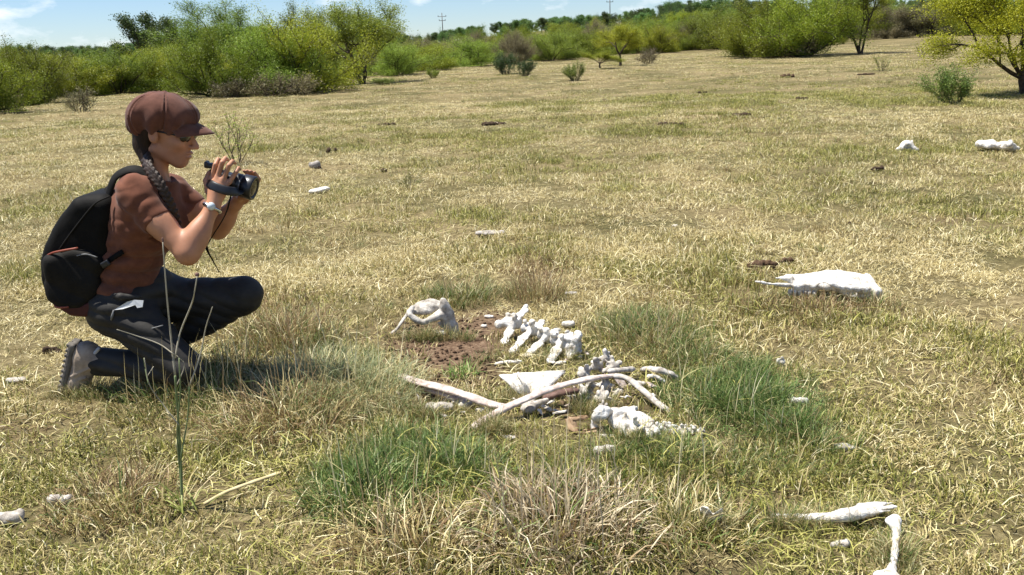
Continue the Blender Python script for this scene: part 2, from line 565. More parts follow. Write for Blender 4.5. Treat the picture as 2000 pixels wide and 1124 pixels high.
# ================================================================== GRASS
def blades(base, az, L, th0, th1, wid, curl, r, tint=None, tint2=None, z0=None):
    """N thin bent blades as triangles; returns V, F, attributes"""
    n_ = len(az)
    p = np.zeros((n_, 4, 3)); p[:, 0, :2] = base
    if z0 is not None: p[:, 0, 2] = z0
    for i in range(3):
        th = th0 + (th1 - th0) * (i / 2.0); a = az + curl * i / 2.0
        p[:, i + 1] = p[:, i] + (L / 3)[:, None] * np.stack([np.sin(th) * np.cos(a), np.sin(th) * np.sin(a), np.cos(th)], -1)
    p[..., 2] = np.maximum(p[..., 2], 0.003)
    wa = az + np.pi / 2 + r.uniform(-0.9, 0.9, n_)
    wv = np.stack([np.cos(wa), np.sin(wa), r.uniform(-0.3, 0.3, n_)], -1) * (wid / 2)[:, None]
    V = np.zeros((n_, 7, 3))
    for i, f in enumerate((1.0, 0.95, 0.7)):
        V[:, 2 * i] = p[:, i] - wv * f; V[:, 2 * i + 1] = p[:, i] + wv * f
    V[:, 6] = p[:, 3]
    T = np.array([[0, 1, 3], [0, 3, 2], [2, 3, 5], [2, 5, 4], [4, 5, 6]])
    F = (np.arange(n_) * 7)[:, None, None] + T[None]
    t1 = r.uniform(0, 1, n_) if tint is None else tint
    t2 = r.uniform(0, 1, n_) if tint2 is None else tint2
    return V.reshape(-1, 3), F.reshape(-1, 3), {'tint': np.repeat(t1, 7), 'tint_two': np.repeat(t2, 7)}

def disc(n_, R, r):
    a = r.uniform(0, 2 * np.pi, n_); q = R * np.sqrt(r.uniform(0, 1, n_))
    return np.stack([q * np.cos(a), q * np.sin(a)], -1)

DRY = [(0.0, (0.21, 0.155, 0.06)), (0.35, (0.46, 0.37, 0.155)), (0.75, (0.68, 0.58, 0.29)), (1.0, (0.88, 0.80, 0.53))]
GREEN = [(0.0, (0.0595, 0.0726, 0.0132)), (0.5, (0.2248, 0.2299, 0.044)), (1.0, (0.5025, 0.4659, 0.132))]
LUSH = [(0.0, (0.0313, 0.0655, 0.0107)), (0.55, (0.09, 0.1529, 0.0275)), (1.0, (0.219, 0.2884, 0.0842))]
BROWN = [(0.0, (0.08, 0.045, 0.02)), (0.5, (0.21, 0.125, 0.055)), (1.0, (0.46, 0.33, 0.17))]
M_SHORT = blade_mat('short grass blades', DRY, GREEN, BROWN, True)
M_TALL = blade_mat('long green grass blades', DRY, LUSH, BROWN, True)

pc_short = bpy.data.collections.new('grass patches'); pc_tall = bpy.data.collections.new('long grass patches')
NS, NT = 10, 6
for i in range(NS):
    r = np.random.default_rng(100 + i)
    if i < 6:      # short upright tufts
        k = 44
        az = r.uniform(0, 2 * np.pi, k); L = r.uniform(0.018, 0.056, k)
        V, F, at = blades(disc(k, 0.075, r), az, L, r.uniform(0.0, 0.8, k), r.uniform(0.3, 1.9, k), r.uniform(0.0024, 0.0046, k), r.uniform(-0.9, 0.9, k), r)
    elif i < 9:    # trampled flat blades
        k = 34
        az = r.uniform(0, 2 * np.pi, k); L = r.uniform(0.025, 0.075, k)
        V, F, at = blades(disc(k, 0.10, r), az, L, r.uniform(0.7, 1.4, k), r.uniform(1.2, 1.9, k), r.uniform(0.0024, 0.0044, k), r.uniform(-1.1, 1.1, k), r)
    else:          # loose dead stalks
        k = 16
        az = r.uniform(0, 2 * np.pi, k); L = r.uniform(0.04, 0.12, k)
        V, F, at = blades(disc(k, 0.12, r), az, L, r.uniform(1.0, 1.6, k), r.uniform(1.45, 1.9, k), r.uniform(0.0024, 0.0042, k), r.uniform(-0.5, 0.5, k), r, z0=r.uniform(0.008, 0.05, k), tint=r.uniform(0.4, 1, k), tint2=r.uniform(0.5, 1, k))
    o = bpy.data.objects.new('grass_patch_%02d' % i, mesh_data('grass_patch', V, F, M_SHORT, attrs=at)); pc_short.objects.link(o)
for i in range(NT):
    r = np.random.default_rng(200 + i)
    k = 60
    bs = disc(k, 0.07, r); az = np.arctan2(bs[:, 1], bs[:, 0]) + r.uniform(-1.2, 1.2, k); L = r.uniform(0.06, 0.20, k)
    V, F, at = blades(bs, az, L, r.uniform(0.0, 0.45, k), r.uniform(0.3, 1.8, k), r.uniform(0.0018, 0.0038, k), r.uniform(-0.6, 0.6, k), r)
    o = bpy.data.objects.new('grass_patch_%02d' % i, mesh_data('long_grass_patch', V, F, M_TALL, attrs=at)); pc_tall.objects.link(o)

def scatter(name, coll, x, y, rot, scl, vid, green, brown, label, mat):
    z = H(x, y)
    me = mesh_data(name, np.stack([x, y, z - 0.003], -1), [], mat, smooth=False, attrs={'green': green, 'brown': brown, 'spin': rot})
    a = me.attributes.new('vid', 'INT', 'POINT'); a.data.foreach_set('value', vid.astype(np.int32))
    a = me.attributes.new('scl', 'FLOAT_VECTOR', 'POINT'); a.data.foreach_set('vector', scl.astype(np.float32).ravel())
    o = bpy.data.objects.new(name, me); COL.objects.link(o)
    ng = bpy.data.node_groups.new(name + ' scatter', 'GeometryNodeTree')
    ng.interface.new_socket('Geometry', in_out='INPUT', socket_type='NodeSocketGeometry')
    ng.interface.new_socket('Geometry', in_out='OUTPUT', socket_type='NodeSocketGeometry')
    N_, L_ = ng.nodes, ng.links
    gi_, go = N_.new('NodeGroupInput'), N_.new('NodeGroupOutput')
    inst = N_.new('GeometryNodeInstanceOnPoints'); ci = N_.new('GeometryNodeCollectionInfo')
    ci.inputs['Collection'].default_value = coll; ci.inputs['Separate Children'].default_value = True; ci.inputs['Reset Children'].default_value = True
    def na(nm, ty):
        q = N_.new('GeometryNodeInputNamedAttribute'); q.data_type = ty; q.inputs['Name'].default_value = nm
        return q.outputs['Attribute']
    cmb = N_.new('ShaderNodeCombineXYZ'); L_.new(na('spin', 'FLOAT'), cmb.inputs[2])
    L_.new(gi_.outputs[0], inst.inputs['Points']); L_.new(ci.outputs[0], inst.inputs['Instance'])
    inst.inputs['Pick Instance'].default_value = True
    L_.new(na('vid', 'INT'), inst.inputs['Instance Index']); L_.new(cmb.outputs[0], inst.inputs['Rotation']); L_.new(na('scl', 'FLOAT_VECTOR'), inst.inputs['Scale'])
    L_.new(inst.outputs[0], go.inputs[0])
    md = o.modifiers.new('scatter', 'NODES'); md.node_group = ng
    tag(o, label, 'grass', kind='stuff')
    return o

# (px, py, rx, ry, strength): where long grass stands in the photograph
LUSH_SPOTS = [(830, 895, 150, 58, 1.0), (690, 950, 75, 42, 1.0), (1450, 775, 130, 62, 1.0), (1380, 730, 90, 45, 0.8), (1560, 850, 70, 55, 0.9), (1270, 890, 110, 42, 0.75), (1500, 900, 90, 50, 0.5),
              (1250, 640, 90, 34, 0.75), (900, 722, 40, 12, 0.7), (690, 720, 60, 50, 0.75), (640, 690, 60, 40, 0.5), (1340, 660, 90, 30, 0.5), (910, 575, 90, 26, 0.5), (1090, 720, 60, 8, 0.5), (1110, 925, 80, 40, 0.45), (430, 800, 130, 40, 0.3), (390, 720, 60, 25, 0.6)]
BROWN_SPOTS = [(560, 790, 120, 60, 0.8), (560, 620, 80, 50, 0.6), (1080, 1010, 120, 90, 0.75), (780, 1060, 130, 60, 0.5), (1050, 540, 60, 46, 0.8), (1600, 595, 130, 26, 0.7), (520, 640, 120, 50, 0.5), (1290, 600, 80, 30, 0.3),  # spots beside the raised knee also carry the woman's shadow as brown
               (60, 850, 90, 50, 0.35), (250, 930, 90, 40, 0.4), (1800, 790, 160, 30, 0.2), (580, 330, 60, 40, 0.35)]
def spots(px, py, S):
    v = 0
    for cx_, cy_, rx_, ry_, s_ in S:
        v = np.maximum(v, s_ * np.exp(-((((px - cx_) / rx_) ** 2 + ((py - cy_) / ry_) ** 2) ** 1.5)))
    return v

def field(n_, d0, d1, power, r):
    """points over a sector in front of the eye; number per metre of distance falls as D**(1-power)"""
    u = r.uniform(0, 1, n_)
    e = 2 - power
    D = (d0 ** e + u * (d1 ** e - d0 ** e)) ** (1 / e)
    th = r.uniform(-1.05, 1.05, n_)
    return D * np.sin(th), D * np.cos(th), D

r = np.random.default_rng(5)
xs, ys, Ds = [], [], []
for n_, d0, d1, p in ((17500, 1.2, 6.0, 0.6), (48000, 5.0, 22.0, 1.0), (34000, 18.0, 75.0, 1.1)):
    a, b_, c_ = field(n_, d0, d1, p, r); xs.append(a); ys.append(b_); Ds.append(c_)
x = np.concatenate(xs); y = np.concatenate(ys); D = np.concatenate(Ds)
px, py = ground_pix(x, y)
lush = spots(px, py, LUSH_SPOTS); brn = spots(px, py, BROWN_SPOTS); soil = soil_mask(x, y)
patchn = fbm(x * 0.9, y * 0.9, 3, 4); patch2 = fbm(x * 0.17, y * 0.17, 13, 3)
green = np.clip(0.27 + 1.9 * (patchn - 0.5) + 1.1 * (patch2 - 0.5) + 0.9 * (fbm(x * 3.1, y * 3.1, 63, 2) - 0.5), 0.04, 0.95)
green = np.maximum(green, np.minimum(lush, 0.9))
lawn = bumpf(px, py, 1640, 190, 330, 26) + 0.5 * bumpf(px, py, 1100, 245, 300, 16)
green = np.clip(green + 0.55 * np.clip(lawn, 0, 1), 0, 1)
green = green - 0.22 * bumpf(px, py, 1300, 430, 600, 140) * (1 - np.clip(lush, 0, 1))
brown = np.clip(0.05 + 0.5 * (fbm(x * 1.7, y * 1.7, 23, 3) - 0.55), 0.02, 0.4); brown = np.maximum(brown, 0.75 * brn)
keep = (r.uniform(0, 1, len(x)) > np.clip(soil * 1.3 - 0.05, 0, 0.93)) & ((0.55 * vnoise(x * 9, y * 9, 71) + 0.45 * vnoise(x * 3.2, y * 3.2, 72) + 0.30 * r.uniform(-1, 1, len(x))) > 0.44)
s = np.clip(0.78 + 0.045 * D, 0.9, 3.2) * r.uniform(0.75, 1.3, len(x))
sz = np.minimum(s, 1.35) * r.uniform(0.6, 1.45, len(x)) * (0.85 + 1.5 * np.clip(patchn - 0.5, -0.2, 0.4))
vid = r.choice(NS, len(x), p=[0.115] * 6 + [0.09] * 3 + [0.04])
k = keep
scatter('short_grass', pc_short, x[k], y[k], r.uniform(0, 6.28, k.sum()), np.stack([s, s, sz], -1)[k], vid[k], green[k], brown[k], 'short dry pasture grass mixed straw and olive green', M_SHORT)

# long fine green grass around the carcass
n_ = 79000
a, b_, c_ = field(n_, 1.6, 6.2, 0.3, r)
px, py = ground_pix(a, b_)
lush = spots(px, py, LUSH_SPOTS); soil = soil_mask(a, b_)
dens = lush * np.clip(1 - soil * 1.2, 0.05, 1)
k = r.uniform(0, 1, n_) < dens * 0.22
a, b_, lush, px, py = a[k], b_[k], lush[k], px[k], py[k]
s = r.uniform(0.45, 0.85, len(a)) * (0.6 + 0.5 * lush)
scatter('long_green_grass', pc_tall, a, b_, r.uniform(0, 6.28, len(a)), np.stack([s, s, s * r.uniform(0.6, 1.0, len(a))], -1), r.integers(0, NT, len(a)),
        np.clip(0.76 + 0.4 * lush * r.uniform(0.6, 1.1, len(a)) - 0.35 * (fbm(a * 2.4, b_ * 2.4, 8) - 0.3), 0.2, 1), np.clip(0.06 + 0.4 * (fbm(a * 4, b_ * 4, 31) - 0.5), 0, 0.4), 'long fine green grass growing round the scattered bones', M_TALL)
# grass that grows up against and over the edges of the bones
BONE_SPOTS = [(850, 664, 60, 5), (1060, 702, 80, 10), (1000, 780, 60, 10), (860, 812, 70, 8), (960, 846, 40, 5), (1160, 800, 60, 14), (1240, 866, 60, 5), (1600, 588, 110, 7), (1560, 1030, 60, 5), (1680, 1022, 50, 4), (1750, 1100, 26, 34), (1392, 1034, 30, 6), (160, 775, 60, 8), (280, 770, 90, 10)]
bx_, by_ = [], []
for cx_, cy_, rx_, ry_ in BONE_SPOTS:
    for _ in range(34):
        q = A(r.normal(cx_, rx_ * 0.6), r.normal(cy_, ry_ * 0.6)); bx_.append(q[0]); by_.append(q[1])
a = np.array(bx_); b_ = np.array(by_); s = r.uniform(0.26, 0.58, len(a))
scatter('edge_grass', pc_tall, a, b_, r.uniform(0, 6.28, len(a)), np.stack([s, s, s * r.uniform(0.6, 1.2, len(a))], -1), r.integers(0, NT, len(a)),
        r.uniform(0.2, 0.75, len(a)), r.uniform(0.0, 0.35, len(a)), 'short straw and olive blades growing up against the bones and boots', M_TALL)
# thin upright dead stems dotted over the field
n_ = 6500
a, b_, c_ = field(n_, 4.0, 34.0, 1.2, r)
k = (fbm(a * 0.8, b_ * 0.8, 41) + 0.35 * r.uniform(-1, 1, n_)) > 0.5
a, b_, c_ = a[k], b_[k], c_[k]
s = r.uniform(0.35, 0.75, len(a)) * np.clip(0.7 + c_ * 0.03, 0.7, 1.6)
scatter('grass_tufts', pc_tall, a, b_, r.uniform(0, 6.28, len(a)), np.stack([s, s, s * r.uniform(0.5, 0.9, len(a)) / np.clip(0.7 + c_ * 0.02, 1, 1.3)], -1), r.integers(0, NT, len(a)),
        r.uniform(0.15, 0.75, len(a)), r.uniform(0.05, 0.55, len(a)), 'scattered thin olive and brown grass tufts over the pasture', M_TALL)

# tussocks that stand out one by one
def tussock(px, py, R, Lm, k, g, br, label, seed, lean=0.5, stems=0, wide=0.0024, pal=LUSH, dry=DRY, group='grass tussocks near the bones'):
    r = np.random.default_rng(seed)
    p0 = A(px, py)
    bs = disc(k, R, r); az = np.arctan2(bs[:, 1], bs[:, 0]) + r.normal(0, 0.9, k)
    rad = np.linalg.norm(bs, axis=1) / R
    L = r.uniform(0.35, 1.0, k) * Lm * (1.1 - 0.45 * rad)
    V, F, at = blades(bs, az, L, r.uniform(0, 0.5, k) + lean * 0.5 * rad, r.uniform(0.4, 1.9, k) * (0.5 + lean), r.uniform(0.6, 1.3, k) * wide, r.normal(0, 0.5, k), r)
    V = V + p0
    V[:, 2] += (H(V[:, 0], V[:, 1]) - p0[2]) * 0.9
    mt = blade_mat('tussock blades', dry, pal, BROWN, False, g0=g, b0=br)
    if stems:
        q = disc(stems, R * 0.8, r); az2 = r.uniform(0, 6.28, stems)
        V2, F2, a2 = blades(q, az2, r.uniform(0.9, 1.7, stems) * Lm, r.uniform(0, 0.25, stems), r.uniform(0.1, 0.5, stems), np.full(stems, 0.0032), r.normal(0, 0.2, stems), r, tint=r.uniform(0.6, 1, stems), tint2=np.full(stems, 0.99))
        V2 = V2 + p0; F = np.concatenate([F, F2 + len(V)]); V = np.concatenate([V, V2]); at = {q_: np.concatenate([at[q_], a2[q_]]) for q_ in at}
    o = single('grass_tussock', (V, F), mt, p0, attrs=at)
    return tag(o, label, 'grass tussock', group)
tussock(555, 820, 0.27, 0.24, 1500, 0.38, 0.34, 'reddish brown dry tussock between the kneeling woman and the green clump', 1, 0.85, 30, 0.003)
tussock(565, 665, 0.24, 0.24, 1400, 0.55, 0.45, 'olive brown tussock just beyond the raised knee, coloured darker for the shadow there', 2, 0.5, 14)  # the woman's cast shadow is partly put into the dark blade colour
tussock(455, 716, 0.14, 0.17, 380, 0.6, 0.25, 'thin tussock with pale upright stalks in front of the raised knee', 3, 0.3, 22)
tussock(1090, 1040, 0.26, 0.23, 1000, 0.18, 0.22, 'big greyish brown dead tussock at the near edge of the grass', 4, 0.9, 46, 0.0042, dry=[(0, (0.16, 0.115, 0.07)), (0.5, (0.44, 0.35, 0.21)), (1, (0.80, 0.70, 0.48))])
tussock(800, 1085, 0.24, 0.20, 900, 0.12, 0.30, 'straw orange dead tussock with matted stalks beside the greyish brown one', 5, 1.0, 20, 0.0034)
tussock(1050, 580, 0.17, 0.24, 520, 0.30, 0.5, 'russet thin tussock standing behind the spine bones', 6, 0.3, 18)
tussock(690, 775, 0.27, 0.26, 1500, 0.70, 0.05, 'pale grey green tussock of long arching blades beside the soil patch', 7, 0.6, 14, pal=[(0, (0.12, 0.15, 0.05)), (1, (0.38, 0.42, 0.22))])
tussock(1595, 612, 0.22, 0.13, 900, 0.40, 0.55, 'dark brown trampled tussock under the cattle skull', 8, 0.5, 10)
tussock(1480, 606, 0.14, 0.13, 420, 0.50, 0.4, 'small dark olive tussock below the nose of the cattle skull', 9, 0.5, 6)
tussock(1710, 600, 0.12, 0.15, 380, 0.50, 0.35, 'olive brown tussock at the back end of the cattle skull', 10, 0.5, 6)
tussock(905, 585, 0.20, 0.17, 700, 0.62, 0.25, 'dark green low tussock behind the hip bone', 11, 0.5, 10)
tussock(1250, 660, 0.26, 0.17, 1000, 0.66, 0.25, 'dark green brown tussock right of the spine bones', 12, 0.5, 14)
tussock(720, 985, 0.17, 0.24, 420, 0.92, 0.0, 'bright green tussock of long arching blades', 13, 0.7, 6, 0.0036)
tussock(900, 735, 0.07, 0.11, 110, 0.95, 0.0, 'little fresh green tuft on the bare soil among the bones', 14, 0.6, 0, 0.0034, pal=[(0, (0.10, 0.2, 0.03)), (1, (0.3, 0.42, 0.12))])
tussock(230, 985, 0.2, 0.16, 700, 0.3, 0.45, 'greyish dark low tussock left of the tall stalk', 15, 0.7, 12, 0.003)
tussock(1440, 790, 0.30, 0.135, 1500, 0.90, 0.05, 'thick dark green tussock right of the ribs', 16, 0.9, 26, 0.0034, pal=[(0, (0.03, 0.062, 0.012)), (0.6, (0.095, 0.165, 0.032)), (1, (0.26, 0.34, 0.1))])
tussock(835, 925, 0.27, 0.125, 1500, 0.90, 0.05, 'thick dark green tussock nearer than the ribs', 17, 0.9, 28, 0.0034, pal=[(0, (0.03, 0.062, 0.012)), (0.6, (0.095, 0.165, 0.032)), (1, (0.26, 0.34, 0.1))])
tussock(625, 745, 0.22, 0.23, 1200, 0.66, 0.08, 'wispy grey green tussock left of the pale long-bladed one', 24, 0.6, 12, pal=[(0, (0.12, 0.15, 0.05)), (1, (0.38, 0.42, 0.22))])
tussock(325, 790, 0.22, 0.19, 700, 0.6, 0.2, 'mixed green and straw tussock in front of the shin on the ground', 19, 0.5, 12)
tussock(425, 775, 0.16, 0.2, 480, 0.72, 0.12, 'greenish tussock of fine blades in front of the knee on the ground', 20, 0.45, 16)
tussock(1560, 880, 0.24, 0.12, 800, 0.72, 0.1, 'olive green low tussock right of the tail bones', 21, 0.8, 8)
tussock(1290, 905, 0.26, 0.11, 900, 0.7, 0.1, 'mid green low tussock nearer than the sacrum', 22, 0.8, 8)
tussock(1340, 700, 0.24, 0.14, 800, 0.7, 0.2, 'dark green tussock beside the whitish rib end', 23, 0.7, 8)
tussock(1330, 1040, 0.20, 0.17, 600, 0.35, 0.2, 'pale straw tussock left of the splintered bone', 18, 0.8, 14, 0.003)

# ================================================================== TREES AND SHRUBS
OLIVE = [(0.0, (0.0851, 0.1238, 0.0089)), (0.5, (0.1929, 0.2394, 0.0164)), (1.0, (0.3398, 0.3713, 0.0332))]
YELLOW = [(0.0, (0.1195, 0.147, 0.0086)), (0.5, (0.2668, 0.2942, 0.0156)), (1.0, (0.4212, 0.441, 0.0356))]
LIME = [(0.0, (0.0889, 0.1366, 0.0152)), (0.5, (0.2049, 0.2732, 0.0301)), (1.0, (0.369, 0.4455, 0.0678))]
GREYG = [(0.0, (0.1103, 0.102, 0.0485)), (0.5, (0.2021, 0.1786, 0.0832)), (1.0, (0.3491, 0.2977, 0.1525))]
DARKG = [(0.0, (0.0238, 0.0443, 0.0149)), (0.5, (0.0554, 0.0901, 0.025)), (1.0, (0.1188, 0.1594, 0.0437))]
FARG = [(0.0, (0.0454, 0.0996, 0.024)), (0.5, (0.0985, 0.1812, 0.0397)), (1.0, (0.1816, 0.2897, 0.0723))]
SHRUBG = [(0.0, (0.0567, 0.0924, 0.0156)), (0.5, (0.1377, 0.198, 0.0351)), (1.0, (0.324, 0.3564, 0.078))]
LM = {k_: leaf_mat(k_ + ' leaves', v) for k_, v in dict(olive=OLIVE, yellow=YELLOW, lime=LIME, grey=GREYG, dark=DARKG, far=FARG, shrub=SHRUBG).items()}
M_BARK = noise_mat('dark acacia bark', [(0.3, (0.035, 0.026, 0.02)), (0.7, (0.11, 0.085, 0.065))], 14, 0.9, 0.5, 40, spec=0.1, dist=0.01)
M_TWIG = noise_mat('grey brown twigs', [(0.3, (0.06, 0.045, 0.035)), (0.7, (0.18, 0.14, 0.105))], 14, 0.9, 0.0, spec=0.1)

class Tree:
    def __init__(s, seed):
        s.r = np.random.default_rng(seed); s.V = []; s.F = []; s.n = 0; s.tw = []
    def tube(s, pts, r0, r1, sides):
        V, F = sweep(pts, np.linspace(r0, r1, len(pts)), sides=sides, cap=False, up=(0.3, 0.2, 0.93))
        s.V.append(V); s.F.extend([tuple(i + s.n for i in f) for f in F]); s.n += len(V)
    def grow(s, p, d, L, rad, lev, top, kids, wob=0.25, lift=0.05, spread=0.75, sides=5):
        r = s.r; n_ = 4; pts = [p]; q = p; dd = d
        for i in range(n_):
            dd = nrm(dd + r.normal(0, wob, 3) * 0.6 + np.array([0, 0, lift])); q = q + dd * L / n_; pts.append(q)
        s.tube(np.array(pts), rad, rad * 0.55, sides if lev > 1 else 3)
        if lev <= 1:
            s.tw.extend(pts[1:])
        if lev == 0: return
        for k_ in range(kids[lev]):
            i = r.integers(2, n_ + 1) if k_ else n_
            a = nrm(dd + r.normal(0, spread, 3) * np.array([1, 1, 0.55]) + np.array([0, 0, lift * 2]))
            s.grow(pts[i], a, L * r.uniform(0.5, 0.8), rad * 0.55, lev - 1, top, kids, wob, lift, spread, sides)
    def trunk(s): return np.concatenate(s.V), s.F
    def leaves(s, k, sig, size, flat=0.7, elong=2.2, droop=0.0, zmin=0.05):
        r = s.r; tw = np.array(s.tw)
        ct = r.uniform(0, 1, len(tw))
        i = r.integers(0, len(tw), k)
        c = tw[i] + r.normal(0, sig, (k, 3)) * np.array([1, 1, flat]); c[:, 2] -= droop * r.uniform(0, 1, k)
        c[:, 2] = np.maximum(c[:, 2], zmin)
        a = r.normal(0, 1, (k, 3)) * np.array([1, 1, 0.6]); a /= np.linalg.norm(a, axis=1)[:, None]
        bq = np.cross(a, r.normal(0, 1, (k, 3))); bq /= np.linalg.norm(bq, axis=1)[:, None]
        sz = (size * r.uniform(0.6, 1.4, k))[:, None]
        V = np.stack([c - a * sz, c + bq * sz / elong, c + a * sz, c - bq * sz / elong], 1).reshape(-1, 3)
        F = np.arange(4 * k).reshape(k, 4)
        t = np.clip(0.55 * ct[i] + 0.45 * r.uniform(0, 1, k), 0, 1)
        return V, F, np.repeat(t, 4)

def build_variant(kind, seed):
    t = Tree(seed); r = t.r
    if kind == 'shrub':            # dense many-stemmed acacia, foliage almost to the ground
        for k_ in range(13):
            a = r.uniform(0, 6.28); tl = r.uniform(0.15, 1.30)
            t.grow(np.array([0.25 * math.cos(a), 0.25 * math.sin(a), 0.0]), nrm([math.cos(a) * math.sin(tl), math.sin(a) * math.sin(tl), math.cos(tl)]), r.uniform(0.9, 1.25), 0.035, 2, 2.4, {2: 4, 1: 3}, lift=0.03, spread=0.6)
        for k_ in range(16):
            a = r.uniform(0, 6.28); tl = r.uniform(0.8, 1.45); q = r.uniform(0.2, 0.9)
            t.grow(np.array([q * math.cos(a), q * math.sin(a), 0.05]), nrm([math.cos(a) * math.sin(tl), math.sin(a) * math.sin(tl), math.cos(tl)]), r.uniform(0.4, 0.75), 0.016, 1, 1, {1: 5}, lift=0.05, spread=0.6)
        lv = t.leaves(56000, 0.14, 0.025, elong=2.6, zmin=0.06); sz = (3.2, 2.3)
    elif kind == 'open':           # forked trunk, loose see-through crown with twigs sticking out
        for k_ in range(4):
            a = r.uniform(0, 6.28); tl = r.uniform(0.15, 0.6)
            t.grow(np.array([0.05 * math.cos(a), 0.05 * math.sin(a), 0.0]), nrm([math.cos(a) * math.sin(tl), math.sin(a) * math.sin(tl), math.cos(tl)]), r.uniform(1.2, 1.5), 0.055, 3, 3, {3: 3, 2: 4, 1: 3}, lift=0.05, spread=0.55)
        lv = t.leaves(40000, 0.12, 0.024, elong=2.6, zmin=0.5); sz = (3.6, 3.3)
    elif kind == 'tree':           # short single trunk, umbrella-like crown
        t.tube(np.array([[0, 0, -0.05], [0.03, 0.02, 0.35], [-0.03, 0.03, 0.75]]), 0.085, 0.06, 7)
        for k_ in range(5):
            a = k_ * 1.256 + r.uniform(-0.4, 0.4); tl = r.uniform(0.45, 1.0)
            t.grow(np.array([-0.03, 0.03, 0.7]), nrm([math.cos(a) * math.sin(tl), math.sin(a) * math.sin(tl), math.cos(tl)]), r.uniform(0.9, 1.2), 0.045, 2, 2.4, {2: 4, 1: 4}, lift=0.02, spread=0.65)
        lv = t.leaves(36000, 0.13, 0.024, elong=2.6, zmin=0.5); sz = (3.2, 2.4)
    elif kind == 'dry':            # leafless twig bush
        for k_ in range(22):
            a = r.uniform(0, 6.28); tl = r.uniform(0.1, 1.0)
            t.grow(np.array([0.2 * math.cos(a), 0.2 * math.sin(a), 0.0]), nrm([math.cos(a) * math.sin(tl), math.sin(a) * math.sin(tl), math.cos(tl)]), r.uniform(0.4, 0.7), 0.014, 1, 1, {1: 6}, spread=0.7)
        lv = t.leaves(2200, 0.08, 0.03, zmin=0.05); sz = (1.7, 1.1)
    elif kind == 'leafy':          # low leafy green bush
        for k_ in range(26):
            a = r.uniform(0, 6.28); tl = r.uniform(0.05, 0.85)
            t.grow(np.array([0.15 * math.cos(a), 0.15 * math.sin(a), 0.0]), nrm([math.cos(a) * math.sin(tl), math.sin(a) * math.sin(tl), math.cos(tl)]), r.uniform(0.4, 0.62), 0.01, 1, 1, {1: 4}, lift=0.1, spread=0.35)
        lv = t.leaves(8000, 0.05, 0.024, elong=3.0, zmin=0.03); sz = (1.35, 0.95)
    elif kind == 'weed':           # a few upright leafy stems
        for k_ in range(9):
            a = r.uniform(0, 6.28); tl = r.uniform(0.03, 0.4)
            t.grow(np.array([0.06 * math.cos(a), 0.06 * math.sin(a), 0.0]), nrm([math.cos(a) * math.sin(tl), math.sin(a) * math.sin(tl), math.cos(tl)]), r.uniform(0.4, 0.65), 0.007, 1, 1, {1: 5}, lift=0.12, spread=0.35)
        lv = t.leaves(700, 0.025, 0.02, elong=3.5, zmin=0.1); sz = (0.8, 0.95)
    else:                          # 'dark': tall broad-leaved tree with clumped crown
        t.tube(np.array([[0, 0, -0.1], [0.05, 0, 1.2], [0, 0.1, 2.2]]), 0.16, 0.11, 7)
        for k_ in range(7):
            a = k_ * 0.9 + r.uniform(-0.4, 0.4); tl = r.uniform(0.2, 1.15)
            t.grow(np.array([0, 0.08, r.uniform(1.3, 2.2)]), nrm([math.cos(a) * math.sin(tl), math.sin(a) * math.sin(tl), math.cos(tl)]), r.uniform(1.3, 1.9), 0.08, 2, 5, {2: 3, 1: 3}, lift=0.05, spread=0.6)
        lv = t.leaves(15000, 0.24, 0.07, elong=1.6, zmin=0.6); sz = (5.0, 5.2)
    # true size of the crown, so that copies can be scaled to a wanted width and height
    q = np.asarray(lv[0]); hh = np.percentile(q[:, 2], 99.3); ww = np.percentile(np.abs(q[:, :2]), 98) * 2
    return t.trunk(), lv, (ww, hh)

VAR = {}
def variant(kind, i):
    k_ = (kind, i)
    if k_ not in VAR:
        tr, lv, sz = build_variant(kind, sum(map(ord, kind)) * 17 + i)
        VAR[k_] = (mesh_data(kind + '_trunk', tr[0], tr[1], None), mesh_data(kind + '_crown', lv[0], lv[1], None, smooth=False, attrs={'tint': lv[2]}), sz)
    return VAR[k_]
MESHES = {}
def plant(name, kind, i, loc, w, h, rot, leafm, label, cat, group=None, names=('trunk', 'crown'), barkm=None):
    tm, cm, sz = variant(kind, i)
    key = (kind, i, leafm.name)
    if key not in MESHES:
        a = tm.copy(); a.materials.clear(); a.materials.append(barkm or (M_TWIG if kind in ('dry', 'leafy', 'weed') else M_BARK))
        c = cm.copy(); c.materials.clear(); c.materials.append(leafm); MESHES[key] = (a, c)
    a, c = MESHES[key]
    e = empty(name, loc); e.rotation_euler = (0, 0, rot); e.scale = (w / sz[0], w / sz[0], h / sz[1])
    for nm, me in zip(names, (a, c)):
        o = bpy.data.objects.new(nm, me); COL.objects.link(o); o.parent = e
    return tag(e, label, cat, group)

def at_px(bx, by, ty, wpx):
    """foot point, width and height in metres of a plant seen with its foot at (bx, by), top at ty, width wpx"""
    p = A(bx, by); s_ = ppm(p)
    return p, wpx / s_, (by - ty) / s_

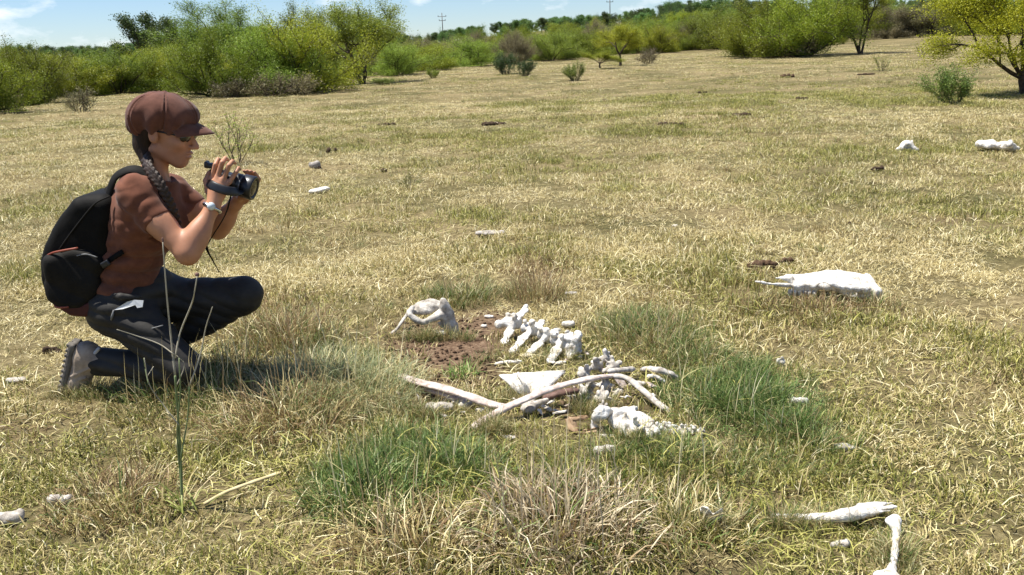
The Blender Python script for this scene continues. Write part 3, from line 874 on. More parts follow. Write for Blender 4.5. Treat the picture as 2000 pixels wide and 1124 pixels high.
G_EDGE = 'acacia scrub along the edge of the pasture'
TREES = [
 # name, kind, variant, leaf, px, base, top, width, label
 ('acacia_shrub', 'shrub', 0, 'olive', -30, 222, 96, 200, 'olive green acacia at the far left end of the scrub'),
 ('acacia_shrub', 'shrub', 1, 'olive', 60, 205, 92, 170, 'olive acacia second from the left end of the scrub'),
 ('acacia_shrub', 'shrub', 2, 'yellow', 140, 190, 112, 190, 'yellow green acacia behind the small bare twig bush'),
 ('acacia_shrub', 'shrub', 3, 'olive', 232, 182, 100, 150, 'olive acacia just left of the brown cap'),
 ('acacia_shrub', 'shrub', 1, 'yellow', 322, 176, 98, 180, 'yellow olive acacia behind the brown cap'),
 ('acacia_shrub', 'shrub', 0, 'olive', 425, 188, 66, 190, 'dense olive acacia just right of the brown cap'),
 ('acacia_shrub', 'shrub', 2, 'lime', 515, 185, 52, 210, 'tall light green acacia in the middle of the left scrub'),
 ('acacia_shrub', 'shrub', 3, 'yellow', 600, 180, 40, 220, 'tall yellow green acacia left of the open-crowned one'),
 ('acacia_tree', 'open', 0, 'lime', 708, 164, 12, 190, 'open-crowned acacia with dark forked trunk ending the left scrub'),
 ('acacia_tree', 'open', 1, 'lime', 455, 160, 8, 210, 'feathery tall acacia rising above the left scrub'),
 ('acacia_tree', 'open', 2, 'olive', 590, 165, 20, 200, 'twiggy acacia standing behind the tall yellow green one'),
 ('dark_tree', 'dark', 0, 'dark', 285, 150, 34, 92, 'dark green broad-leaved tree rising behind the scrub above the cap'),
 ('dark_tree', 'dark', 1, 'dark', 345, 150, 40, 80, 'smaller dark green tree right beside the tall dark one'),
 ('acacia_shrub', 'shrub', 1, 'lime', 775, 148, 84, 120, 'low light green acacia right of the open-crowned one'),
 ('acacia_shrub', 'shrub', 3, 'yellow', 830, 138, 84, 140, 'yellow green low acacia below the utility pole'),
 ('acacia_shrub', 'shrub', 0, 'lime', 905, 130, 78, 130, 'bright green low acacia in the gap behind the dark bushes'),
 ('acacia_shrub', 'shrub', 2, 'grey', 1003, 126, 66, 90, 'brownish half bare acacia above the dark bushes'),
 ('acacia_shrub', 'shrub', 1, 'lime', 1080, 118, 62, 120, 'lime green acacia behind the small round bush'),
 ('acacia_shrub', 'shrub', 3, 'olive', 1140, 112, 58, 120, 'olive acacia left of the small yellow tree'),
 ('acacia_tree', 'tree', 0, 'yellow', 1212, 130, 54, 110, 'small yellow green tree with a visible dark trunk standing free'),
 ('acacia_tree', 'tree', 1, 'yellow', 1172, 134, 100, 70, 'tiny yellow green tree at the left foot of the free-standing one'),
 ('acacia_shrub', 'shrub', 0, 'grey', 1165, 106, 44, 60, 'greyish brown half bare acacia behind the small yellow tree'),
 ('dry_bush', 'dry', 0, 'grey', 1266, 125, 94, 44, 'pale grey leafless bush right of the small yellow tree'),
 ('acacia_shrub', 'shrub', 2, 'yellow', 1285, 104, 52, 110, 'yellow green acacia behind the pale leafless bush'),
 ('acacia_shrub', 'shrub', 1, 'grey', 1338, 98, 46, 80, 'dark brownish acacia left of the big right-hand thicket'),
 ('acacia_shrub', 'shrub', 3, 'olive', 1405, 96, 24, 130, 'olive acacia at the left shoulder of the big thicket'),
 ('acacia_shrub', 'shrub', 0, 'olive', 1475, 112, 6, 190, 'big dense olive acacia forming the left half of the thicket'),
 ('acacia_shrub', 'shrub', 2, 'olive', 1568, 110, -16, 210, 'big dark dense acacia forming the right half of the thicket'),
 ('acacia_tree', 'open', 3, 'olive', 1680, 106, -40, 120, 'slender leaning acacia with bare dark trunk right of the thicket'),
 ('acacia_shrub', 'shrub', 1, 'grey', 1740, 76, 12, 120, 'greyish acacia behind the slender leaning one'),
 ('acacia_shrub', 'shrub', 3, 'grey', 1806, 73, 10, 110, 'greyish green acacia left of the near right-hand tree'),
 ('acacia_shrub', 'shrub', 0, 'olive', 1880, 70, -4, 130, 'olive acacia seen behind the crown of the near right-hand tree'),
 ('acacia_shrub', 'shrub', 2, 'olive', 1985, 66, -10, 140, 'dark acacia far behind the trunk of the near right-hand tree'),
 ('dry_bush', 'dry', 1, 'grey', 157, 219, 168, 62, 'small bare twig bush standing on the open grass left of the cap'),
 ('dry_bush', 'dry', 2, 'grey', 8, 216, 172, 60, 'bare brown twig bush at the left edge of the pasture'),
 ('dry_bush', 'dry', 1, 'grey', 452, 192, 150, 80, 'dark tangle of dead twigs under the olive acacia right of the cap'),
 ('dry_bush', 'dry', 2, 'grey', 535, 189, 140, 100, 'tangle of dead twigs under the light green acacia'),
 ('dry_bush', 'dry', 0, 'grey', 590, 187, 145, 70, 'tangle of dead twigs at the right foot of the left scrub'),
 ('dry_bush', 'dry', 2, 'grey', 1530, 112, 62, 130, 'grey twig tangle at the foot of the big thicket'),
 ('dry_bush', 'dry', 1, 'grey', 70, 205, 165, 70, 'brown twig tangle under the second olive acacia'),
 ('leafy_bush', 'leafy', 0, 'dark', 987, 146, 104, 52, 'dark round low bush on the open grass in the distance'),
 ('leafy_bush', 'leafy', 1, 'dark', 1025, 149, 118, 42, 'smaller dark bush beside the dark round one'),
 ('leafy_bush', 'leafy', 2, 'shrub', 1123, 158, 122, 44, 'small bright green round bush alone on the grass'),
 ('leafy_bush', 'leafy', 0, 'shrub', 1858, 203, 132, 100, 'leafy green bush beside the near right-hand tree'),
 ('leafy_bush', 'leafy', 1, 'shrub', 752, 165, 152, 60, 'flat low green bush under the open-crowned acacia'),
 ('leafy_bush', 'leafy', 2, 'lime', 846, 153, 134, 28, 'tiny green bush on the grass right of the open-crowned acacia'),
 ('tall_weed', 'weed', 0, 'lime', 462, 318, 222, 92, 'loose green weed growing behind the camera in the woman\'s hands'),
 ('tall_weed', 'weed', 1, 'olive', 1722, 140, 106, 34, 'wispy olive weed on the grass near the slender leaning acacia'),
 ('tall_weed', 'weed', 2, 'olive', 800, 372, 332, 50, 'small olive weed in the middle of the open grass'),
 ('tall_weed', 'weed', 1, 'olive', 1800, 112, 88, 26, 'wispy little weed on the far grass right of the slender acacia'),
]
rr = np.random.default_rng(77)
for nm, kd, vi, lf, bx, by, ty, wp, lab in TREES:
    p, w_, h_ = at_px(bx, by, ty, wp)
    cat = {'acacia_shrub': 'shrub', 'acacia_tree': 'tree', 'dark_tree': 'tree', 'dry_bush': 'bush', 'leafy_bush': 'bush', 'tall_weed': 'weed'}[nm]
    gname = {'acacia_shrub': G_EDGE, 'acacia_tree': G_EDGE, 'dark_tree': 'dark trees behind the scrub', 'dry_bush': 'dry twig bushes', 'leafy_bush': 'low green bushes on the grass', 'tall_weed': 'weeds on the grass'}[nm]
    plant(nm, kd, vi, p, w_, h_, rr.uniform(0, 6.28), LM[lf], lab, cat, gname, ('stems', 'foliage') if nm in ('dry_bush', 'leafy_bush', 'tall_weed') else ('trunk', 'crown'))

# the near tree at the right: its own larger build
def near_tree():
    t = Tree(4242); r = t.r
    p0 = A(1996, 187)
    t.tube(np.array([[0.02, 0, -0.1], [0, 0, 0.12], [-0.03, 0.02, 0.26], [-0.05, 0.0, 0.40]]), 0.062, 0.05, 8)
    fork = np.array([-0.05, 0.0, 0.38])
    for d, L, ra in (((-1.0, -0.15, 0.42), 1.1, 0.04), ((-0.9, -0.6, 0.35), 0.9, 0.03), ((-0.75, 0.5, 0.75), 1.0, 0.036), ((-0.35, -0.5, 0.9), 1.15, 0.036), ((0.25, 0.2, 1.0), 1.2, 0.042), ((0.85, -0.3, 0.6), 1.2, 0.038), ((0.6, 0.7, 0.6), 1.1, 0.036), ((-0.1, 0.8, 0.8), 1.0, 0.03)):
        t.grow(fork + r.normal(0, 0.02, 3), nrm(d), L, ra, 3, 2.5, {3: 3, 2: 4, 1: 4}, wob=0.3, lift=0.02, spread=0.6, sides=6)
    lv = t.leaves(90000, 0.12, 0.018, elong=2.4, zmin=0.42)
    tw = np.array(t.tw)
    e = empty('acacia_tree', p0)
    V, F = t.trunk()
    part('trunk', (np.asarray(V) + p0, F), M_BARK, e)
    part('crown', (lv[0] + p0, lv[1]), leaf_mat('sunny acacia leaves', [(p_, tuple(1.3 * c_ for c_ in q_)) for p_, q_ in YELLOW], var=0.02), e, smooth=False, attrs={'tint': lv[2]})
    tag(e, 'near yellow green acacia with dark forked trunk beside the leafy bush', 'tree', G_EDGE)
near_tree()

# middle rows of scrub that fill the rise behind, one object each
def skyline(px):
    return np.interp(px, [-200, 0, 100, 240, 400, 740, 800, 870, 950, 1050, 1150, 1240, 1300, 1400, 2200], [96, 92, 96, 92, 60, 60, 72, 64, 50, 40, 34, 26, 12, 4, -2])
def scatter_trees(n_, d0, d1, kinds, leafs, name, label, cat, group, f0, f1, wf, seed, x0=-0.66, x1=0.66, gap=0.5):
    r = np.random.default_rng(seed); placed = []; tries = 0
    while len(placed) < n_ and tries < 8000:
        tries += 1
        D = math.sqrt(r.uniform(d0 * d0, d1 * d1)); th = r.uniform(x0, x1)
        x_, y_ = D * math.sin(th), D * math.cos(th)
        if any((x_ - q[0]) ** 2 + (y_ - q[1]) ** 2 < (q[2] * gap) ** 2 for q in placed): continue
        p = np.array([x_, y_, float(H(x_, y_))]); px_, py_ = pix(p); s_ = ppm(p)
        frac = r.uniform(f0, f1)
        top = skyline(px_) + (py_ - skyline(px_)) * (1 - frac)
        h_ = (py_ - top) / s_
        h_ = float(np.clip(h_, 1.5, 11)); w_ = h_ * r.uniform(*wf)
        placed.append((x_, y_, w_))
        kd, nv = kinds[r.integers(len(kinds))]
        plant(name, kd, int(r.integers(nv)), p, w_, h_, r.uniform(0, 6.28), LM[leafs[r.integers(len(leafs))]], label, cat, group)
EDGE_X = [-300, 0, 400, 640, 760, 900, 1050, 1300, 1400, 1640, 1700, 1900, 2000, 2300]
EDGE_Y = [212, 196, 172, 160, 142, 128, 119, 103, 96, 90, 75, 68, 66, 58]
def belt():
    r = np.random.default_rng(5)
    KIND = {'olive': 'olive green', 'lime': 'light green', 'yellow': 'yellow green', 'grey': 'brownish'}
    for k in range(4):
        px = -260 + r.uniform(0, 60)
        while px < 2280:
            by = np.interp(px, EDGE_X, EDGE_Y) - 1.5 - (4.2 + r.uniform(-1.2, 1.2)) * k
            base_h = 118 - (px - 1000) * 0.042 - 33
            by = max(by, base_h + 12)
            p = A(px, by); s_ = ppm(p); sk = skyline(px)
            frac = (0.52, 0.62, 0.72, 0.80)[k] * r.uniform(0.8, 1.15) if px > 740 else (0.6, 0.7, 0.78, 0.85)[k] * r.uniform(0.8, 1.05)
            h_ = float(np.clip((by - (by + (sk - by) * frac)) / s_, 1.2, 6)); w_ = h_ * r.uniform(1.2, 1.9)
            lf = ['olive', 'lime', 'yellow', 'olive', 'lime', 'grey'][r.integers(6)]
            kd, nv = (('shrub', 4), ('shrub', 4), ('open', 4))[r.integers(3)]
            plant('acacia_shrub', kd, int(r.integers(nv)), p, w_, h_, r.uniform(0, 6.28), LM[lf], KIND[lf] + ' acacia in the unbroken belt between the pasture and the far wood', 'shrub', 'acacias in the belt before the far wood, ' + KIND[lf])
            px += w_ * s_ * r.uniform(0.45, 0.75)
belt()
scatter_trees(90, 110, 180, [('dark', 2), ('shrub', 4)], ['far', 'far', 'dark'], 'wood_tree', 'dark green tree of the far wood on the skyline', 'tree', 'trees of the far wood', 0.80, 1.05, (0.75, 1.25), 6)
scatter_trees(190, 185, 260, [('dark', 2)], ['far', 'far', 'dark'], 'wood_tree', 'dark green tree of the far wood on the skyline', 'tree', 'trees of the far wood', 0.92, 1.12, (0.8, 1.3), 7, x0=-0.57, x1=0.57, gap=0.25)

# utility poles on the skyline
M_POLE = noise_mat('weathered pole timber', [(0.3, (0.10, 0.09, 0.08)), (0.7, (0.2, 0.18, 0.16))], 8, 0.9, 0.2)
M_INS = noise_mat('pole insulators', [(0.3, (0.05, 0.04, 0.04)), (0.7, (0.10, 0.09, 0.08))], 8, 0.4, 0.0)
def utility_pole(px_, top, D, label):
    d = ray(px_, 80); x_, y_ = d[0] / d[1] * D, D
    p = np.array([x_, y_, float(H(x_, y_))]); s_ = ppm(p); h_ = (pix(p)[1] - top) / s_
    e = empty('utility_pole', p)
    part('pole', sweep([p + [0, 0, -0.3], p + [0, 0, h_ * 0.5], p + [0, 0, h_]], [0.13, 0.11, 0.09], sides=10), M_POLE, e)
    for dz, wd in ((0.9, 1.1), (1.9, 0.85)):
        part('crossarm', sweep([p + [-wd, 0.15, h_ - dz], p + [wd, 0.15, h_ - dz]], 0.06, 0.06, sides=4), M_POLE, e)
        for sx in (-0.9, 0.9):
            part('insulator', sweep([p + [wd * sx, 0.15, h_ - dz + 0.08], p + [wd * sx, 0.15, h_ - dz + 0.2], p + [wd * sx, 0.15, h_ - dz + 0.34]], [0.05, 0.09, 0.04], sides=8), M_INS, e)
    tag(e, label, 'utility pole', 'utility poles above the far wood')
utility_pole(866, 28, 235, 'utility pole rising left of the far dark wood')
utility_pole(1192, -8, 235, 'utility pole rising through the middle of the far wood')

# ================================================================== BONES
M_BONE = noise_mat('sun-bleached bone', [(0.27, (0.24, 0.19, 0.135)), (0.40, (0.50, 0.45, 0.37)), (0.55, (0.70, 0.67, 0.61)), (0.75, (0.78, 0.76, 0.72))], 30, 0.85, 1.0, 90, spec=0.12, dist=0.005)
M_BONE2 = noise_mat('weathered pinkish bone', [(0.28, (0.26, 0.19, 0.16)), (0.48, (0.52, 0.42, 0.36)), (0.7, (0.72, 0.64, 0.57))], 30, 0.8, 0.6, 140, spec=0.2, dist=0.003)
M_BONE3 = noise_mat('grey dirty bone', [(0.3, (0.20, 0.17, 0.14)), (0.5, (0.44, 0.40, 0.34)), (0.72, (0.66, 0.63, 0.57))], 40, 0.85, 0.6, 150, spec=0.15, dist=0.003)
M_HIDE = noise_mat('dried tan hide', [(0.3, (0.22, 0.13, 0.07)), (0.6, (0.42, 0.29, 0.17)), (0.8, (0.58, 0.46, 0.30))], 22, 0.6, 0.5, 70, dist=0.004)
M_DUNG = noise_mat('dry dung', [(0.3, (0.025, 0.017, 0.011)), (0.6, (0.075, 0.05, 0.033)), (0.8, (0.15, 0.105, 0.07))], 40, 0.95, 0.9, 80, spec=0.1, dist=0.012)
M_CLOD = noise_mat('reddish earth', [(0.3, (0.05, 0.03, 0.018)), (0.6, (0.125, 0.078, 0.048)), (0.8, (0.23, 0.155, 0.10))], 30, 0.95, 0.9, 60, spec=0.1, dist=0.012)
M_STONE = noise_mat('pale grey stone', [(0.3, (0.22, 0.19, 0.16)), (0.7, (0.46, 0.42, 0.37))], 25, 0.9, 0.6, 80, spec=0.15, dist=0.006)

def base_of(V):
    V = np.asarray(V); c = (V.min(0) + V.max(0)) / 2; c[2] = V[:, 2].min()
    return c

def bone_thing(name, VF, mat, label, cat='bone', group='scattered bones', **kw):
    o = single(name, VF, mat, base_of(VF[0]), **kw)
    return tag(o, label, cat, group)

def pit(amp=0.0025, f=60, s=0.0):
    return lambda P: 1.25 * amp * (1.0 - 2.2 * np.abs(n3(P, f * 0.8, s))) + amp * 0.6 * n3(P, f * 2.3, s + 2)

def up_ground(v, d=0.0):
    return v + np.array([0, 0, d])

# --- hip bone with a loop and an upright plate
def hip_bone():
    Y = A(872, 652)[1]
    P = lambda px, py, dy=0.0: Wp(px, py, Y + dy)
    pr = [ell(P(874, 622), (0.036, 0.020, 0.088), frame(P(885, 620) - P(874, 622), P(868, 586) - P(884, 650)), k=0.02),
          cone(P(867, 596), P(865, 588), 0.018, 0.014, k=0.02), cone(P(884, 640), P(892, 655), 0.026, 0.018, k=0.02), cone(P(868, 632, 0.02), P(850, 640, 0.05), 0.02, 0.015, k=0.02),
          ell(P(832, 600, 0.03), (0.076, 0.040, 0.022), frame(P(856, 594) - P(804, 606), (0, -0.75, 1)), k=0.02)]
    loop = [P(862, 612), P(846, 622, -0.03), P(826, 630, -0.045), P(810, 624, -0.045), P(800, 613, -0.03), P(806, 602, 0)]
    pr += chain(catmull(loop, 3), np.concatenate([np.linspace(0.018, 0.011, 8), np.linspace(0.011, 0.012, 8)]), k=0.012)
    pr += [ell(P(846, 646, 0), (0.032, 0.09, 0.026), k=0.012, op='s')]
    return surf(pr, 0.0045, pit(0.0022, 70))
bone_thing('hip_bone', hip_bone(), M_BONE3, 'weathered hip bone with a loop and upright plate on the bare soil', group='carcass bones')
bone_thing('round_bone', surf([ell(A(859, 652, 0.012), (0.030, 0.026, 0.019), k=0.01), cone(A(848, 655, 0.008), A(868, 655, 0.006), 0.012, 0.012, k=0.01)], 0.004, pit(0.001)), M_BONE, 'small round white bone knob lying under the arch of the hip bone', group='carcass bones')
bone_thing('rib_splinter', sweep(catmull([A(797, 612, 0.06), A(784, 630, 0.045), A(776, 642, 0.02), A(764, 652, 0.004)], 4), 0.0085, 0.0065), M_BONE3, 'thin straight bone splinter leaning on the hip bone loop', group='carcass bones')

# --- vertebrae
def vertebra_prims(c, ax, up, s, tp=1.0, sp=1.0, wings=1.0):
    R = frame(ax, up); X, Yv, Z = R[:, 0], R[:, 1], R[:, 2]
    c = np.asarray(c)
    pr = [cone(c - X * 0.026 * s, c + X * 0.026 * s, 0.024 * s, 0.022 * s, k=0.008 * s), ell(c - X * 0.028 * s, (0.010 * s, 0.029 * s, 0.027 * s), R, k=0.01 * s), ell(c + X * 0.028 * s, (0.010 * s, 0.029 * s, 0.027 * s), R, k=0.01 * s)]
    t = c + Z * (0.035 + 0.055 * sp) * s - X * 0.012 * s
    pr += [ell((c + Z * 0.03 * s + t) / 2, (0.022 * s, 0.008 * s, 0.042 * sp * s + 0.01 * s), R, k=0.014 * s), cone(c + Z * 0.02 * s, t, 0.013 * s, 0.010 * s, k=0.01 * s)]
    for q in (-1, 1):
        e = c + Yv * q * (0.03 + 0.06 * tp * wings) * s + X * 0.008 * s - Z * 0.008 * s
        pr += [cone(c + Yv * q * 0.018 * s, e, 0.013 * s, 0.010 * s, k=0.012 * s), ell((c + e) / 2 + Yv * q * 0.01 * s, (0.017 * s, 0.04 * tp * s, 0.007 * s), R, k=0.012 * s)]
        pr += [ell(c + Yv * q * 0.020 * s + Z * 0.034 * s + X * 0.02 * s, (0.018 * s, 0.010 * s, 0.014 * s), R, k=0.01 * s)]
    return pr

def spine():
    pts = [A(1003, 628, 0.085), A(1038, 642, 0.075), A(1068, 656, 0.068), A(1094, 668, 0.06), A(1117, 676, 0.05)]
    e = empty('spine_section', A(1055, 690))
    tips = [(985, 668), (1002, 684), (1030, 694), (1076, 706), (1112, 696)]
    tops = [(1030, 600), (1062, 628), (1092, 645), (1118, 652), (1130, 664)]
    heads = [(974, 634), None, None, None, (1131, 655)]
    for i, c in enumerate(pts):
        a = pts[min(i + 1, 4)] - pts[max(i - 1, 0)]
        tip = A(*tips[i], 0.016); top = Wp(*tops[i], c[1] + 0.06)
        s_ = 1.0
        R = frame(a, (0, 0.2, 1)); X = R[:, 0]
        pr = [cone(c - X * 0.026, c + X * 0.026, 0.026, 0.024, k=0.01), ell(c - X * 0.03, (0.012, 0.032, 0.030), R, k=0.01), ell(c + X * 0.028, (0.011, 0.030, 0.028), R, k=0.01),
              cone(c, tip, 0.0125, 0.008, k=0.014), ell((c * 0.45 + tip * 0.55), (np.linalg.norm(tip - c) * 0.5, 0.024, 0.0065), frame(tip - c, (0, 0, 1)), k=0.008), rbox(tip, (0.016, 0.019, 0.0065), frame(tip - c), 0.005, k=0.008),
              cone(c, top, 0.013, 0.007, k=0.014), ell((c + top) / 2, (np.linalg.norm(top - c) * 0.5, 0.007, 0.026), frame(top - c, X), k=0.010)]
        far = c + (c - tip) * np.array([0.5, 0.75, 0.0]) + np.array([0, 0, -0.015])
        pr += [cone(c, far, 0.014, 0.008, k=0.012)]
        pr += [ell(c + R[:, 2] * 0.035 + X * 0.024 - R[:, 1] * 0.022, (0.018, 0.012, 0.015), R, k=0.01), ell(c + R[:, 2] * 0.03 - X * 0.02 - R[:, 1] * 0.025, (0.016, 0.011, 0.013), R, k=0.01)]
        if heads[i] is not None:
            q = Wp(*heads[i], c[1]); pr += [cone(c, q, 0.030, 0.017, k=0.015), ell(q, (0.016, 0.026, 0.020), k=0.01)]
        pr += [ell(c + R[:, 2] * 0.026, (0.06, 0.010, 0.009), R, k=0.003, op='s'), ell(c + X * 0.040, (0.006, 0.05, 0.05), R, k=0.004, op='s')]
        part('vertebra', surf(pr, 0.0038, pit(0.0032, 70, i)), M_BONE, e)
    tag(e, 'row of five joined white vertebrae with long side processes on the bare soil', 'spine', 'carcass bones')
spine()

def vert_row(label, specs, mat, seed, group='carcass bones'):
    """specs: (px, py, h, size, along px, along py)"""
    r = np.random.default_rng(seed)
    e = empty('spine_section', A(specs[0][0], specs[0][1]))
    for i, (px, py, h, s, ax, ay) in enumerate(specs):
        c = A(px, py, h); a = A(px + ax, py + ay, h + r.uniform(-0.01, 0.01)) - c
        up = nrm([r.uniform(-0.7, 0.7), r.uniform(-0.9, 0.2), 1])
        part('vertebra', surf(vertebra_prims(c, a, up, s, r.uniform(0.25, 0.7), r.uniform(0.15, 0.7)), 0.0042, pit(0.003, 75, i)), mat, e)
    return tag(e, label, 'spine', group)
vert_row('crooked column of small grey vertebrae crossing under the long rib', [(1184, 700, 0.05, 0.62, 6, -14), (1196, 716, 0.05, 0.7, -14, -4), (1166, 716, 0.045, 0.62, 14, -6), (1140, 728, 0.05, 0.62, 12, -4), (1146, 762, 0.03, 0.72, 10, -8), (1180, 752, 0.04, 0.7, 5, -14), (1174, 778, 0.03, 0.78, 2, 16), (1178, 800, 0.025, 0.62, 2, 14)], M_BONE3, 4)
vert_row('knotty end vertebrae piled at the far end of the white spine row', [(1112, 660, 0.03, 0.55, 12, -5), (1128, 668, 0.025, 0.5, 4, 10)], M_BONE, 9)

# --- plates
def plate(outline, thick, bulge=0.0, n_up=(0, 0, 1), rings=5, wav=0.0, seed=0):
    o = np.asarray(outline, float)
    o = catmull(np.vstack([o, o[:1]]), 4)[:-1]
    jr = np.random.default_rng(len(outline) * 7 + seed); o = o + (o - o.mean(0)) * jr.normal(0, 0.022, (len(o), 1)) + jr.normal(0, 0.0012, o.shape)
    c = o.mean(0); k = len(o); nn = nrm(n_up); r = np.random.default_rng(seed)
    V, F = [], []
    for side in (1, -1):
        for i in range(rings + 1):
            f = 1 - i / (rings + 0.0) if i < rings else 0.02
            q = c + (o - c) * f
            prof = math.sqrt(max(0.0, 1 - f ** 6)) if i else 0.25
            w = wav * np.sin(q[:, 0] * 90 + q[:, 1] * 70 + seed)
            V.append(q + nn * (bulge * (1 - f * f) + w + 0)[:, None] * np.ones((k, 3)) if np.ndim(w) else q)
            V[-1] = V[-1] + nn * side * thick * 0.5 * prof
    V = np.concatenate(V); R1 = rings + 1
    for s_ in (0, 1):
        for i in range(rings):
            for j in range(k):
                a, b_ = (s_ * R1 + i) * k + j, (s_ * R1 + i) * k + (j + 1) % k
                q = (a, b_, b_ + k, a + k)
                F.append(q if s_ == 0 else q[::-1])
    for j in range(k):
        a, b_ = j, (j + 1) % k
        F.append((b_, a, R1 * k + a, R1 * k + b_))
    return V, F

sc = plate([A(976, 734, 0.075), A(1020, 729, 0.085), A(1096, 726, 0.085), A(1098, 732, 0.08), A(1078, 752, 0.06), A(1062, 764, 0.045), A(1040, 779, 0.02), A(1024, 775, 0.015), A(1000, 758, 0.045)], 0.014, 0.006, (0, -0.3, 1))
e = empty('shoulder_blade', A(1040, 778))
part('blade', sc, M_BONE, e)
part('ridge', sweep(catmull([A(1012, 731, 0.088), A(1022, 748, 0.076), A(1030, 770, 0.033)], 5), np.linspace(0.006, 0.004, 11), np.linspace(0.010, 0.014, 11)), M_BONE, e)
part('socket', surf([cone(A(1040, 778, 0.02), A(1034, 790, 0.016), 0.016, 0.022, k=0.01), ell(A(1032, 798, 0.02), (0.03, 0.022, 0.02), k=0.015), cone(A(1026, 798, 0.02), A(1068, 782, 0.03), 0.014, 0.010, k=0.01)], 0.004, pit(0.002)), M_BONE3, e)
tag(e, 'flat white triangular shoulder blade propped behind the long rib', 'bone', 'carcass bones')

def rib(pts, w, t, label, mat=M_BONE2, k=6, taper=(1, 1), name='rib', group='carcass bones', seed=1):
    q = catmull([A(*p) for p in pts], k); n_ = len(q); u = np.linspace(0, 1, n_)
    r = np.random.default_rng(seed)
    wv = w * (taper[0] + (taper[1] - taper[0]) * u) * (1 + 0.10 * np.sin(u * 17 + seed) + r.normal(0, 0.05, n_)); tv = t * (taper[0] + (taper[1] - taper[0]) * u) * (1 + 0.12 * np.sin(u * 23 + 2 * seed) + r.normal(0, 0.06, n_))
    wv[0] *= 0.4; tv[0] *= 0.4; wv[-1] *= 0.4; tv[-1] *= 0.4
    wv[1] *= 0.85; wv[-2] *= 0.85
    return bone_thing(name, sweep(q, wv, tv, sides=12), mat, label, group=group)
rib([(921, 838, 0.006), (955, 815, 0.03), (1005, 789, 0.06), (1058, 767, 0.085), (1108, 750, 0.10), (1160, 739, 0.09), (1205, 733, 0.055)], 0.0195, 0.0105, 'long curved pinkish rib lying across the shoulder blade', taper=(1.05, 0.8))
rib([(780, 733, 0.012), (812, 745, 0.042), (860, 757, 0.06), (910, 772, 0.055), (950, 787, 0.035), (992, 797, 0.02)], 0.022, 0.0105, 'cracked pinkish rib running down to the long rib from the left', seed=2)
rib([(812, 754, 0.02), (850, 765, 0.035), (885, 776, 0.03), (912, 786, 0.018)], 0.014, 0.009, 'short split rib lying just under the cracked pinkish rib', seed=3)
rib([(874, 772, 0.03), (892, 782, 0.022), (912, 795, 0.01)], 0.019, 0.007, 'white flat bone chip under the cracked pinkish rib', M_BONE, name='bone_chip', seed=4)
rib([(1060, 778, 0.03), (1096, 768, 0.05), (1130, 763, 0.04)], 0.017, 0.012, 'dark reddish rib piece lying under the long rib', noise_mat('dark reddish bone', [(0.3, (0.07, 0.035, 0.025)), (0.7, (0.22, 0.13, 0.10))], 30, 0.7, 0.4), seed=5)  # darker and redder than the other ribs
rib([(1196, 734, 0.07), (1226, 740, 0.065), (1252, 760, 0.05), (1280, 784, 0.028), (1310, 808, 0.006)], 0.013, 0.010, 'pale rib sloping down to the right end of the rib pile', M_BONE3, seed=6)
rib([(1186, 726, 0.06), (1215, 723, 0.055), (1240, 721, 0.04)], 0.013, 0.011, 'short pale bone rod at the top of the rib pile', M_BONE3, name='bone_rod', seed=7)
rib([(1252, 722, 0.02), (1280, 722, 0.055), (1305, 729, 0.045), (1326, 742, 0.012)], 0.016, 0.012, 'whitish rib end half hidden in the green tussock', M_BONE3, seed=8)
rib([(1264, 736, 0.04), (1280, 736, 0.035), (1302, 748, 0.012)], 0.011, 0.008, 'small curved bone under the whitish rib end', M_BONE, name='bone_rod', seed=9)
rib([(965, 712, 0.008), (990, 708, 0.012), (1022, 707, 0.010)], 0.010, 0.008, 'slim white bone lying flat behind the shoulder blade', M_BONE, name='bone_rod', seed=10)

